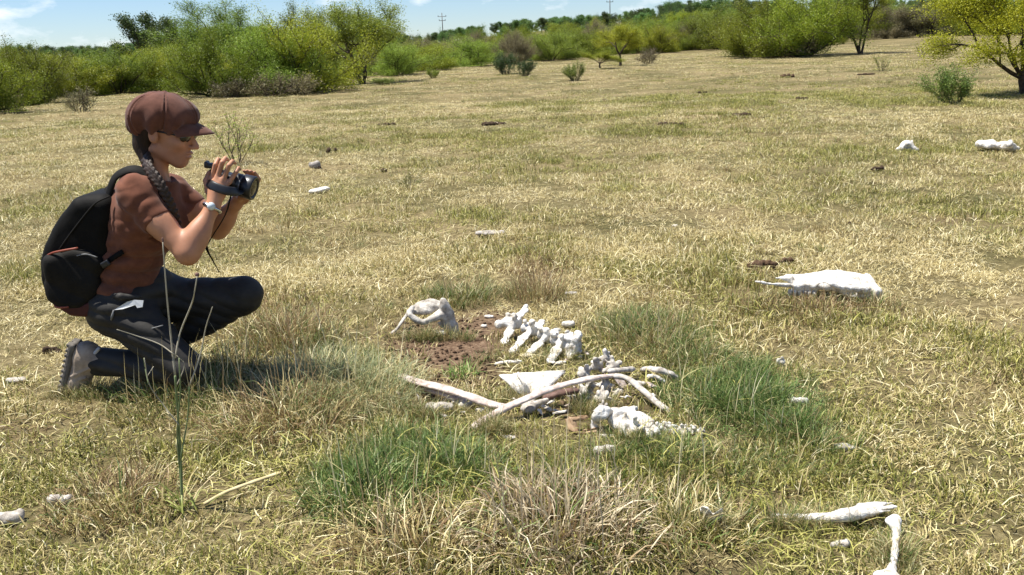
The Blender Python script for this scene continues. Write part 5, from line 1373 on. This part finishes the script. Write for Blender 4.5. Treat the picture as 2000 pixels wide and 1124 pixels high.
def hand_right():
    p = []
    kn = [Wp(414, 349, 3.335), Wp(425, 346, 3.322), Wp(437, 349, 3.318), Wp(448, 356, 3.322)]
    mid = [Wp(421, 322, 3.332), Wp(434, 318, 3.322), Wp(447, 324, 3.322), Wp(461, 337, 3.330)]
    dis = [Wp(426, 312, 3.352), Wp(440, 310, 3.345), Wp(454, 316, 3.345), Wp(466, 329, 3.346)]
    tip = [Wp(430, 314, 3.385), Wp(445, 313, 3.382), Wp(459, 319, 3.378), Wp(469, 331, 3.372)]
    pc = (wrR * 0.42 + (kn[1] + kn[2]) / 2 * 0.58)
    d = nrm((kn[1] + kn[2]) / 2 - wrR); R = frame(d, (0, -1, 0))
    p.append(ell(pc, (0.052, 0.037, 0.0165), R, k=0.012))
    for i in range(4):
        r = (0.0092, 0.0096, 0.0092, 0.0082)[i]
        p.append(cone(pc * 0.7 + kn[i] * 0.3, kn[i], 0.012, r + 0.0018, k=0.008))
        p += [cone(kn[i], mid[i], r + 0.0008, r, k=0.003), cone(mid[i], dis[i], r, r * 0.92, k=0.002), cone(dis[i], tip[i], r * 0.92, r * 0.72, k=0.002)]
    p += [cone(wrR * 0.6 + pc * 0.4, Wp(408, 374, 3.325), 0.017, 0.015, k=0.01), cone(Wp(408, 374, 3.325), Wp(402, 354, 3.335), 0.0135, 0.0105, k=0.006), cone(Wp(402, 354, 3.335), Wp(408, 338, 3.352), 0.0105, 0.0085, k=0.003)]
    p.append(cone(wrR, pc, 0.026, 0.024, k=0.015))
    return p

def hand_left():
    p = []
    pc = Wp(474, 381, 3.455); d = nrm(pc - wrL)
    p.append(ell(pc, (0.046, 0.036, 0.016), frame(d, (0.1, -1, 0.3)), k=0.012))
    p.append(cone(wrL, pc, 0.026, 0.022, k=0.014))
    kn = [Wp(498, 366, 3.462), Wp(493, 363, 3.47), Wp(487, 361, 3.474), Wp(480, 360, 3.472)]
    mid = [Wp(506, 350, 3.455), Wp(500, 346, 3.465), Wp(493, 344, 3.468), Wp(486, 343, 3.462)]
    tip = [Wp(497, 337, 3.432), Wp(490, 335, 3.44), Wp(483, 334, 3.44), Wp(476, 334, 3.438)]
    for i in range(4):
        r = (0.0085, 0.0092, 0.0088, 0.008)[i]
        p += [cone(pc * 0.6 + kn[i] * 0.4, kn[i], 0.012, r + 0.001, k=0.007), cone(kn[i], mid[i], r, r * 0.95, k=0.003), cone(mid[i], tip[i], r * 0.95, r * 0.72, k=0.002)]
    p += [cone(wrL * 0.5 + pc * 0.5, Wp(470, 386, 3.41), 0.015, 0.012, k=0.008), cone(Wp(470, 386, 3.41), Wp(484, 387, 3.385), 0.0105, 0.0085, k=0.004)]
    return p

def body():
    p = torso_prims(-0.012)
    p += [ell(pelv, (0.11, 0.155, 0.10), k=0.06), cone(hipR, kneeR, 0.082, 0.052, k=0.04), cone(kneeR, ankR, 0.05, 0.034, k=0.02), cone(hipL, kneeL, 0.084, 0.054, k=0.04), cone(kneeL, ankL, 0.054, 0.034, k=0.02),
          cone(heelR, toeR, 0.03, 0.026, k=0.02), cone(ankR, heelR, 0.032, 0.03, k=0.02), cone(ankL, toeL, 0.032, 0.026, k=0.02)]
    # neck and head
    p += [cone(neckB + [-0.006, 0, -0.03], hp(-0.03, 0, -0.045), 0.052, 0.047, k=0.02), cone(hp(-0.045, -0.05, -0.05), neckB + [0.055, -0.02, -0.02], 0.012, 0.010, k=0.02)]
    p += [hell((-0.012, 0, 0.045), (0.098, 0.076, 0.088)), hell((0.034, 0, -0.022), (0.064, 0.060, 0.084), 0.03), hell((0.070, 0, -0.098), (0.022, 0.026, 0.020), 0.03), hell((0.060, 0, -0.070), (0.034, 0.034, 0.034), 0.02),
          cone(hp(-0.012, -0.047, -0.058), hp(0.062, -0.016, -0.102), 0.015, 0.012, k=0.025), cone(hp(-0.012, 0.047, -0.058), hp(0.062, 0.016, -0.102), 0.015, 0.012, k=0.025),
          hell((0.076, 0, 0.026), (0.022, 0.05, 0.014), 0.02), hell((0.062, -0.040, -0.022), (0.026, 0.022, 0.022), 0.02), hell((0.062, 0.040, -0.022), (0.026, 0.022, 0.022), 0.02),
          hell((0.091, -0.030, 0.008), (0.014, 0.017, 0.012), 0.012, 's'), hell((0.091, 0.030, 0.008), (0.014, 0.017, 0.012), 0.012, 's'),
          hell((0.076, -0.031, 0.006), (0.014, 0.016, 0.011), 0.004), hell((0.076, 0.031, 0.006), (0.014, 0.016, 0.011), 0.004),
          cone(hp(0.090, 0, 0.014), hp(0.120, 0, -0.030), 0.009 * HS, 0.0115 * HS, k=0.010), hell((0.108, -0.011, -0.035), (0.012, 0.008, 0.008), 0.006), hell((0.108, 0.011, -0.035), (0.012, 0.008, 0.008), 0.006),
          hell((0.096, 0, -0.058), (0.0125, 0.023, 0.0065), 0.007), hell((0.0935, 0, -0.073), (0.0125, 0.020, 0.0072), 0.007), hell((0.111, 0, -0.0655), (0.011, 0.022, 0.0018), 0.004, 's')]
    ER = np.stack([nrm([1, 0, 0.2]), np.array([0, 1, 0]), nrm([-0.2, 0, 1])], 1)
    for q in (-1, 1):
        p += [hell((-0.014, q * 0.077, -0.005), (0.019, 0.008, 0.030), 0.006, 'u', ER), hell((-0.016, q * 0.086, -0.003), (0.010, 0.006, 0.018), 0.004, 's', ER)]
    # arms
    for s_, e_, w_ in ((shR, elR, wrR), (shL, elL, wrL)):
        p += [cone(s_, e_, 0.052, 0.041, k=0.03), ell(s_ * 0.55 + e_ * 0.45, (0.07, 0.047, 0.050), frame(e_ - s_), k=0.03), cone(e_, w_, 0.041, 0.026, k=0.022), ell(e_ * 0.70 + w_ * 0.30, (0.075, 0.041, 0.045), frame(w_ - e_), k=0.03), ell(e_ + nrm(e_ - (s_ + w_) / 2) * 0.018, (0.022, 0.022, 0.022), k=0.02)]
    p += hand_right() + hand_left()
    return surf(p, 0.0034)

woman = empty('person', base)
part('body', body(), M_SKIN, woman)

def fold(P, sx, sy, sz, s): return n3(P * np.array([sx, sy, sz]), 1.0, s)

def shirt():
    p = torso_prims(0.004)
    hemR = shR + (elR - shR) * 0.40; hemL = shL + (elL - shL) * 0.40
    p += [cone(shR, hemR, 0.064, 0.062, k=0.035), cone(shL, hemL, 0.063, 0.060, k=0.035)]
    p += [ell(Wp(246, 560, 3.42), (0.122, 0.168, 0.075), k=0.05)]
    # neck opening and cuffs
    p += [ell(neckB + np.array([0.025, 0, 0.045]), (0.075, 0.070, 0.05), frame((1, 0, -0.5)), k=0.008, op='s')]
    for h_, e_ in ((hemR, elR), (hemL, elL)):
        d = nrm(e_ - h_); p.append(cone(h_ + d * 0.062, h_ + d * 0.14, 0.060, 0.060, op='s', k=0.004))
        p.append(rbox(h_ + d * 0.105, (0.085, 0.10, 0.10), frame(d), 0.002, op='s'))
    def disp(P):
        x, z = P[..., 0], P[..., 2]
        w = smooth01((chest[2] + 0.02 - z) / 0.16)
        a = 0.0105 * (1 - 2 * np.abs(np.sin(z * 48 + x * 13 + 1.6 * n3(P, 7, 1.0)))) * w * (0.55 + 0.45 * n3(P, 9, 3.0))
        b_ = 0.0032 * fold(P, 24, 14, 34, 0.7) + 0.0036 * (1 - 2 * np.abs(fold(P, 34, 20, 58, 2.7)))
        arm = 0.0045 * np.sin(((P - shR) @ nrm(elR - shR)) * 120 + 1.6 * n3(P, 14, 2.0)) * smooth01(((P - shR) @ nrm(elR - shR)) / 0.07) * (P[..., 1] < 3.34)
        return a + b_ + arm * 0.25
    return surf(p, 0.0042, disp, 0.01)
part('t_shirt', shirt(), M_SHIRT, woman)

def trousers():
    p = [ell(pelv, (0.125, 0.168, 0.108), k=0.06), ell(Wp(224, 606, 3.36), (0.10, 0.10, 0.10), k=0.05), cone(hipR, kneeR, 0.102, 0.070, k=0.05), cone(kneeR, ankR, 0.067, 0.050, k=0.018), cone(ankR, ankR * 0.86 + kneeR * 0.14, 0.052, 0.05, k=0.01),
         cone(hipL, kneeL, 0.100, 0.068, k=0.05), ell(kneeL + [0.012, 0, -0.006], (0.066, 0.070, 0.074), k=0.03), cone(kneeL, ankL, 0.074, 0.055, k=0.02), ell(Wp(296, 560, 3.46), (0.09, 0.12, 0.08), k=0.05)]
    p += [rbox(Wp(286, 668, 3.262), (0.085, 0.014, 0.052), frame(kneeR - hipR, (0, -1, 0)) @ np.array([[1, 0, 0], [0, 0, 1], [0, -1, 0]]).T, 0.012, k=0.012)]
    def disp(P):
        t = (P - hipR) @ nrm(kneeR - hipR)
        a = 0.0085 * (0.5 - np.abs(np.sin(P[..., 2] * 52 + P[..., 0] * 21 + 1.6 * n3(P, 8, 2.0)))) * (0.3 + 0.7 * np.clip(n3(P, 6, 5.0) + 0.4, 0, 1))
        return a + 0.004 * fold(P, 20, 14, 34, 1.7)
    return surf(p, 0.0044, disp, 0.01)
part('trousers', trousers(), M_TROU, woman)
part('zip', sweep(catmull([Wp(255, 653, 3.238), Wp(285, 645, 3.232), Wp(318, 636, 3.228)], 4), 0.0032, 0.0022, sides=6), M_ZIP, woman)
part('zip_pull', sweep([Wp(222, 606, 3.222), Wp(219, 618, 3.220), Wp(217, 626, 3.222)], [0.003, 0.0045, 0.003], sides=6), M_ZIP, woman)
part('waistband', surf(chain([Wp(186, 566, 3.36), Wp(206, 574, 3.28), Wp(236, 580, 3.246), Wp(270, 580, 3.262)], [0.012, 0.013, 0.013, 0.012], k=0.01), 0.004), M_TROU, woman)

# boots
def boot(heel, toe, top, sole_dir, label):
    ax = nrm(toe - heel); sd = nrm(sole_dir - ax * float(np.dot(sole_dir, ax))); R = np.stack([ax, np.cross(sd, ax) * -1, -sd], 1)
    if np.linalg.det(R) < 0: R[:, 1] *= -1
    L = np.linalg.norm(toe - heel); mid = (heel + toe) / 2
    up = [cone(heel - sd * 0.018, toe - sd * 0.002, 0.050, 0.040, k=0.02), ell(mid + ax * L * 0.30 - sd * 0.004, (0.058, 0.047, 0.036), R, k=0.02), ell(heel - sd * 0.012, (0.046, 0.040, 0.050), R, k=0.02), cone(heel - sd * 0.02 + ax * 0.02, top, 0.046, 0.050, k=0.02)]
    for i in range(4):
        c = heel * (0.62 - i * 0.13) + toe * (0.38 + i * 0.13) - sd * (0.052 - 0.006 * i)
        up.append(cone(c - R[:, 1] * 0.028, c + R[:, 1] * 0.028, 0.0052, 0.0052, k=0.003))
    up += [cone(heel - R[:, 1] * 0.043 + sd * 0.005, toe - R[:, 1] * 0.038 - sd * 0.0, 0.0055, 0.0055, k=0.004), cone(heel * 0.8 + toe * 0.2 - R[:, 1] * 0.046 - sd * 0.05, heel * 0.45 + toe * 0.55 - R[:, 1] * 0.042 + sd * 0.01, 0.006, 0.006, k=0.004), cone(heel * 0.5 + toe * 0.5 - R[:, 1] * 0.04 - sd * 0.04, heel * 0.3 + toe * 0.7 - R[:, 1] * 0.042 + sd * 0.01, 0.006, 0.005, k=0.004)]
    o = part('boot', surf(up, 0.0038, lambda P: 0.0016 * n3(P, 60, 1.0)), M_BOOT, woman)
    so = [rbox(mid + sd * 0.036 + ax * 0.004, (L * 0.5 + 0.042, 0.042, 0.012), R, 0.010, k=0.004)]
    for i in range(11):
        t = i / 10 - 0.5
        for q in (-1, 1):
            so.append(rbox(mid + sd * 0.050 + ax * t * (L + 0.06) + R[:, 1] * q * 0.022, (0.0065, 0.017, 0.007), R, 0.002, k=0.002))
    me = mesh_data('sole', surf(so, 0.0034)[0] - wloc(woman), surf(so, 0.0034)[1], M_SOLE)
    s_ = bpy.data.objects.new('sole', me); COL.objects.link(s_); s_.parent = o
    return o
boot(heelR, toeR, ankR * 0.96 + kneeR * 0.04, np.array([-1.0, 0, 0.1]), '')
boot(ankL + np.array([-0.035, 0, -0.02]), toeL, ankL, np.array([-0.5, 0, -1.0]), '')
part('sock', surf([cone(ankR * 0.99 + kneeR * 0.01, ankR * 0.90 + kneeR * 0.10, 0.047, 0.047, k=0.004), cone(Wp(186, 690, 3.30), Wp(193, 681, 3.30), 0.008, 0.007, k=0.006)], 0.004), M_SOCK, woman)

# hair, braid, cap, sunglasses, watch
def hair():
    p = [hell((-0.030, 0, 0.030), (0.094, 0.084, 0.098), 0.02), hell((-0.055, 0, -0.040), (0.055, 0.066, 0.07), 0.03), cone(hp(-0.070, -0.025, -0.06), Wp(287, 316, 3.36), 0.036, 0.024, k=0.02)]
    p += [hell((0.075, 0, -0.02), (0.088, 0.15, 0.125), 0.008, 's'), hell((-0.004, -0.09, -0.045), (0.030, 0.06, 0.065), 0.006, 's'), hell((-0.004, 0.09, -0.045), (0.030, 0.06, 0.065), 0.006, 's')]
    return surf(p, 0.004, lambda P: 0.0014 * np.sin((P @ np.array([150, 130, 25]))) )
part('hair', hair(), M_HAIR, woman)
def braid():
    q = catmull([Wp(286, 308, 3.345), Wp(292, 328, 3.295), Wp(305, 346, 3.268), Wp(319, 368, 3.255), Wp(332, 394, 3.255), Wp(343, 420, 3.262), Wp(351, 448, 3.28)], 5)
    n_ = len(q); p = chain(q, np.linspace(0.013, 0.008, n_), k=0.006)
    T = np.gradient(q, axis=0)
    for i in range(n_ - 1):
        d = nrm(T[i]); s_ = nrm(np.cross(d, (0, -1, 0))); q_ = 1 if i % 2 else -1
        R = frame(nrm(d + s_ * q_ * -0.75), (0, -1, 0)); f = 1 - 0.35 * i / n_
        p.append(ell(q[i] + s_ * q_ * 0.011 * f + np.array([0, -0.006, 0]), np.array([0.020, 0.0105, 0.010]) * f, R, k=0.003))
    return surf(p, 0.003, lambda P: 0.0006 * np.sin(P @ np.array([500, 300, 420])))
part('braid', braid(), M_BRAID, woman)

def cap():
    c = hp(-0.016, 0, 0.070)
    p = [ell(c, (0.118, 0.116, 0.085), frame(nrm([1, 0, -0.16])), k=0.03), ell(Wp(289, 232, 3.42), (0.066, 0.102, 0.066), k=0.04), ell(Wp(276, 248, 3.42), (0.038, 0.075, 0.026), k=0.03), ell(Wp(350, 228, 3.42), (0.064, 0.096, 0.054), k=0.03)]
    p += [ell(hp(0.01, 0, -0.035), (0.115, 0.083, 0.072), HR, k=0.012, op='s')]
    def disp(P):
        q = (P - c) @ HR
        an = np.arctan2(q[..., 1], q[..., 0]); rr_ = np.hypot(q[..., 0], q[..., 1])
        seam = 0.0040 * np.exp(-(np.abs(np.sin(an * 3 + 0.3)) / 0.10) ** 2) * smooth01(rr_ / 0.03)
        ridge = -0.0035 * np.exp(-((np.abs(np.sin(an * 3 + 0.3)) - 0.17) / 0.09) ** 2)
        low = smooth01((0.05 - q[..., 2]) / 0.08)
        return seam + ridge + low * 0.007 * np.sin(an * 9 + 2.5 * n3(P, 9, 1.0)) + 0.007 * n3(P, 16, 4.0) + 0.005 * (0.5 - np.abs(n3(P, 24, 2.0)))
    return surf(p, 0.0036, disp, 0.01)
capo = part('cap', cap(), M_CAP, woman)
def brim():
    V, F = [], []; nu, nv = 15, 7
    for s_ in (1, -1):
        for i in range(nu):
            u = (i / (nu - 1) - 0.5) * 2
            for j in range(nv):
                v = j / (nv - 1)
                a0 = 0.080 + 0.020 * (1 - u * u); ln = 0.082 * (1 - 0.65 * u * u) ** 1.0
                a = a0 - 0.030 * u * u + ln * v; b_ = 0.088 * u * (1 + 0.06 * v); c = 0.060 - 0.018 * v - 0.024 * u * u - 0.010 * v * v
                V.append(hp(a, b_, c + s_ * 0.0028 * (0.4 + 0.6 * (1 - v ** 6))))
    M_ = nu * nv
    for i in range(nu - 1):
        for j in range(nv - 1):
            a = i * nv + j
            F += [(a, a + 1, a + nv + 1, a + nv), (M_ + a, M_ + a + nv, M_ + a + nv + 1, M_ + a + 1)]
    for i in range(nu - 1):
        a, b_ = i * nv + nv - 1, (i + 1) * nv + nv - 1; F.append((a, M_ + a, M_ + b_, b_)); a, b_ = i * nv, (i + 1) * nv; F.append((a, b_, M_ + b_, M_ + a))
    for j in range(nv - 1):
        a = j; F.append((a, M_ + a, M_ + a + 1, a + 1)); a = (nu - 1) * nv + j; F.append((a, a + 1, M_ + a + 1, M_ + a))
    return V, F
def child(name, VF, mat, par, **kw):
    me = mesh_data(name, np.asarray(VF[0]) - wloc(par), VF[1], mat, **kw); o = bpy.data.objects.new(name, me); COL.objects.link(o); o.parent = par; return o
child('brim', brim(), M_CAP, capo)
child('button', surf([ell(hp(-0.014, 0, 0.150), (0.011, 0.011, 0.005), HR)], 0.0025), M_CAP, capo)
sg = part('sunglasses', surf([hell((0.098, -0.033, 0.006), (0.006, 0.027, 0.018), 0.004), hell((0.098, 0.033, 0.006), (0.006, 0.027, 0.018), 0.004), cone(hp(0.102, -0.01, 0.012), hp(0.102, 0.01, 0.012), 0.003, 0.003, k=0.003)], 0.0024), M_GLASS, woman)
for q in (-1, 1):
    child('temple', sweep([hp(0.096, q * 0.060, 0.012), hp(0.06, q * 0.071, 0.012), hp(-0.012, q * 0.079, 0.014)], 0.002, 0.004, sides=6), M_BLACK, sg)
child('lens', surf([hell((0.088, -0.055, 0.004), (0.012, 0.006, 0.016), 0.004), hell((0.098, -0.040, 0.005), (0.006, 0.018, 0.016), 0.006)], 0.0022), M_GLASS, sg)
wd = nrm(wrR - elR); wc = wrR - wd * 0.006; WS = nrm(np.cross(wd, (0, -1, 0.35))); WU = np.cross(WS, wd)
if WU[1] > 0: WU = -WU; WS = -WS
ring = np.array([wc + 0.0305 * (WS * math.cos(t) * 1.05 + WU * math.sin(t)) for t in np.linspace(0, 2 * np.pi, 25)])
wt = part('watch', sweep(ring, 0.0075, 0.0022, sides=8, up=(wd[0], wd[1], wd[2]), cap=False) if False else surf(chain(ring, [0.0058] * 25, k=0.004), 0.0028), M_STEEL, woman)
child('watch_dial', surf([cone(wc + WU * 0.031 + WS * 0.006, wc + WU * 0.036 + WS * 0.007, 0.0155, 0.0150)], 0.0022), M_DIAL, wt)
tag(woman, 'woman in brown cap, rust T-shirt and dark trousers kneeling on one knee, filming the bones', 'person')

# ------------------------------------------------------------------ backpack
def backpack():
    e = empty('backpack', Wp(150, 614, 3.42))
    P = lambda px, py, Y=3.42: Wp(px, py, Y)
    out = [(214, 374), (186, 374), (162, 379), (138, 408), (112, 446), (95, 484), (88, 520), (89, 562), (99, 600), (132, 612), (168, 615), (184, 590), (192, 545), (206, 490), (208, 440), (216, 400)]
    d = lambda p_: 0.004 * n3(p_, 15, 1.0) + 0.006 * (0.5 - np.abs(n3(p_, 13, 2.0))) + 0.003 * (0.5 - np.abs(n3(p_, 30, 4.0)))
    part('main_compartment', surf([prism([P(q[0], q[1], 3.31) for q in out], 3.42, 0.145, 0.050)], 0.005, d, 0.01), M_PACK, e)
    pk = [(91, 502), (110, 494), (150, 487), (186, 492), (200, 505), (193, 550), (186, 588), (160, 602), (116, 600), (98, 590), (90, 556)]
    d2 = lambda p_: 0.010 * (0.45 - np.abs(np.sin(p_[..., 0] * 17 + p_[..., 2] * 21 + 1.8 * n3(p_, 7, 1.0)))) + 0.004 * n3(p_, 20, 3.0)
    part('front_pocket', surf([prism([P(q[0], q[1], 3.28) for q in pk], 3.40, 0.145, 0.030)], 0.0045, d2, 0.012), M_PACK2, e)
    part('base_panel', surf([prism([P(q[0], q[1], 3.27) for q in ((114, 601), (160, 600), (187, 590), (184, 606), (168, 617), (136, 614))], 3.405, 0.146, 0.010)], 0.004), M_RED, e)
    part('zip', sweep(catmull([P(214, 384, 3.276), P(186, 398, 3.273), P(160, 428, 3.273), P(134, 462, 3.273), P(116, 488, 3.276)], 5), 0.0034, 0.0034, sides=6), M_PACK2, e)
    part('zip', sweep(catmull([P(150, 500, 3.252), P(168, 497, 3.252), P(190, 503, 3.254)], 5), 0.0026, 0.0026, sides=6), M_ZIP, e)
    part('buckle', surf([rbox(P(206, 516, 3.262), (0.018, 0.006, 0.012), frame((1, 0, 0.5)), 0.004)], 0.003), M_BLACK, e)
    part('piping', sweep(catmull([P(89, 504, 3.33), P(92, 500, 3.285), P(104, 494, 3.262), P(128, 489, 3.252), P(152, 485, 3.252)], 4), 0.0042, sides=7), M_PIPE, e)
    part('piping', sweep(catmull([P(106, 594, 3.27), P(112, 601, 3.258), P(134, 600, 3.252)], 4), 0.0042, sides=7), M_PIPE, e)
    strap = catmull([P(208, 395, 3.35), P(222, 352, 3.325), P(240, 336, 3.315), P(262, 331, 3.315), P(284, 340, 3.315), P(300, 362, 3.30), P(314, 392, 3.29), P(320, 430, 3.295)], 5)
    part('shoulder_strap', sweep(strap, 0.021, 0.0065, sides=10, up=(0.1, -0.62, 0.78)), M_PACK2, e)
    strap2 = catmull([P(222, 392, 3.49), P(245, 346, 3.515), P(275, 338, 3.52), P(330, 350, 3.52), P(362, 395, 3.52)], 5)
    part('shoulder_strap', sweep(strap2, 0.026, 0.0065, sides=10, up=(0.3, 0.3, 0.9)), M_PACK2, e)
    part('lower_strap', sweep(catmull([P(176, 560, 3.30), P(195, 528, 3.285), P(215, 508, 3.272), P(240, 492, 3.265)], 4), 0.010, 0.003, sides=8, up=(0, -1, 0.2)), M_PACK, e)
    part('top_loop', sweep(catmull([P(204, 378, 3.40), P(210, 366, 3.42), P(218, 368, 3.44), P(220, 382, 3.46)], 4), 0.008, 0.004, sides=8), M_PACK, e)
    tag(e, 'black backpack with orange red piping worn by the kneeling woman', 'backpack')
backpack()

# ------------------------------------------------------------------ camera in her hands
def lathe(a, b_, prof, sides=28):
    a = np.asarray(a); ax = nrm(np.asarray(b_) - a); s_ = nrm(np.cross(ax, (0, 0, 1))); u = np.cross(s_, ax); L = np.linalg.norm(np.asarray(b_) - a)
    V, F = [], []
    for t, r in prof:
        for j in range(sides):
            th = 2 * np.pi * j / sides; V.append(a + ax * t * L + r * (s_ * math.cos(th) + u * math.sin(th)))
    for i in range(len(prof) - 1):
        for j in range(sides):
            F.append((i * sides + j, i * sides + (j + 1) % sides, (i + 1) * sides + (j + 1) % sides, (i + 1) * sides + j))
    F.append(tuple(range(sides - 1, -1, -1))); F.append(tuple((len(prof) - 1) * sides + j for j in range(sides)))
    return V, F
def camera_prop():
    P = lambda px, py, Y: Wp(px, py, Y)
    l0, l1 = P(452, 356, 3.385), P(497, 369, 3.375)
    ax = nrm(l1 - l0); R = frame(ax)
    e = empty('camera_body', l0); e.name = 'video_camera'
    part('housing', surf([rbox(P(437, 352, 3.383), (0.058, 0.030, 0.033), R, 0.014, k=0.01), rbox(P(424, 362, 3.355), (0.040, 0.018, 0.022), R, 0.012, k=0.012)], 0.003), M_BLACK, e)
    part('eyepiece', surf([rbox(P(412, 324, 3.372), (0.020, 0.016, 0.010), frame(nrm([1, 0, -0.15])), 0.006, k=0.006), cone(P(420, 326, 3.375), P(432, 338, 3.38), 0.012, 0.014, k=0.01), rbox(P(404, 321, 3.372), (0.006, 0.019, 0.012), frame(nrm([1, 0, -0.15])), 0.004, k=0.003)], 0.0028), M_BLACK, e)
    lb = part('lens_barrel', lathe(l0, l1, [(0, 0.032), (0.08, 0.036), (0.1, 0.040), (0.42, 0.0415), (0.45, 0.0395), (0.50, 0.0395), (0.53, 0.045), (0.95, 0.047), (1.0, 0.0455), (1.0, 0.038), (0.93, 0.036)]), M_BLACK, e, smooth=False)
    for p_ in lb.data.polygons: p_.use_smooth = len(p_.vertices) == 4
    part('lens_glass', surf([ell(l0 + (l1 - l0) * 0.92, (0.008, 0.036, 0.036), R)], 0.0025), M_GLASS, e)
    part('barrel_ring', lathe(l0 + (l1 - l0) * 0.44, l0 + (l1 - l0) * 0.51, [(0, 0.0398), (0.1, 0.041), (0.9, 0.041), (1, 0.0398)]), M_ZIP, e)
    part('hand_strap', sweep(catmull([P(406, 354, 3.335), P(412, 361, 3.298), P(430, 369, 3.284), P(450, 374, 3.288), P(466, 374, 3.318), P(472, 372, 3.352)], 5), 0.017, 0.0030, sides=10, up=(0.05, -1, 0.25)), M_BLACK, e)
    part('neck_strap', sweep(catmull([P(452, 378, 3.39), P(440, 420, 3.40), P(410, 470, 3.40), P(404, 486, 3.40), P(416, 510, 3.42), P(428, 532, 3.43)], 5), 0.006, 0.002, sides=6), M_PACK, e)
    tag(e, 'black video camera with big lens held up in both hands by the woman', 'camera')
camera_prop()
pb = [Wp(222, 606, 3.222), Wp(248, 590, 3.214), Wp(262, 586, 3.212), Wp(280, 587, 3.214), Wp(278, 600, 3.206), Wp(268, 602, 3.205), Wp(264, 596, 3.208), Wp(240, 604, 3.213)]
off_ = np.array([0.0, 0.004, -0.0015]); k_ = len(pb)
pp = (np.array(pb + [q + off_ for q in pb]), [tuple(range(k_ - 1, -1, -1)), tuple(range(k_, 2 * k_))] + [(j, (j + 1) % k_, k_ + (j + 1) % k_, k_ + j) for j in range(k_)])
tag(single('folded_paper', pp, M_PAPER, base_of(pp[0]), smooth=False), 'white folded paper sticking out of the trouser pocket', 'paper')
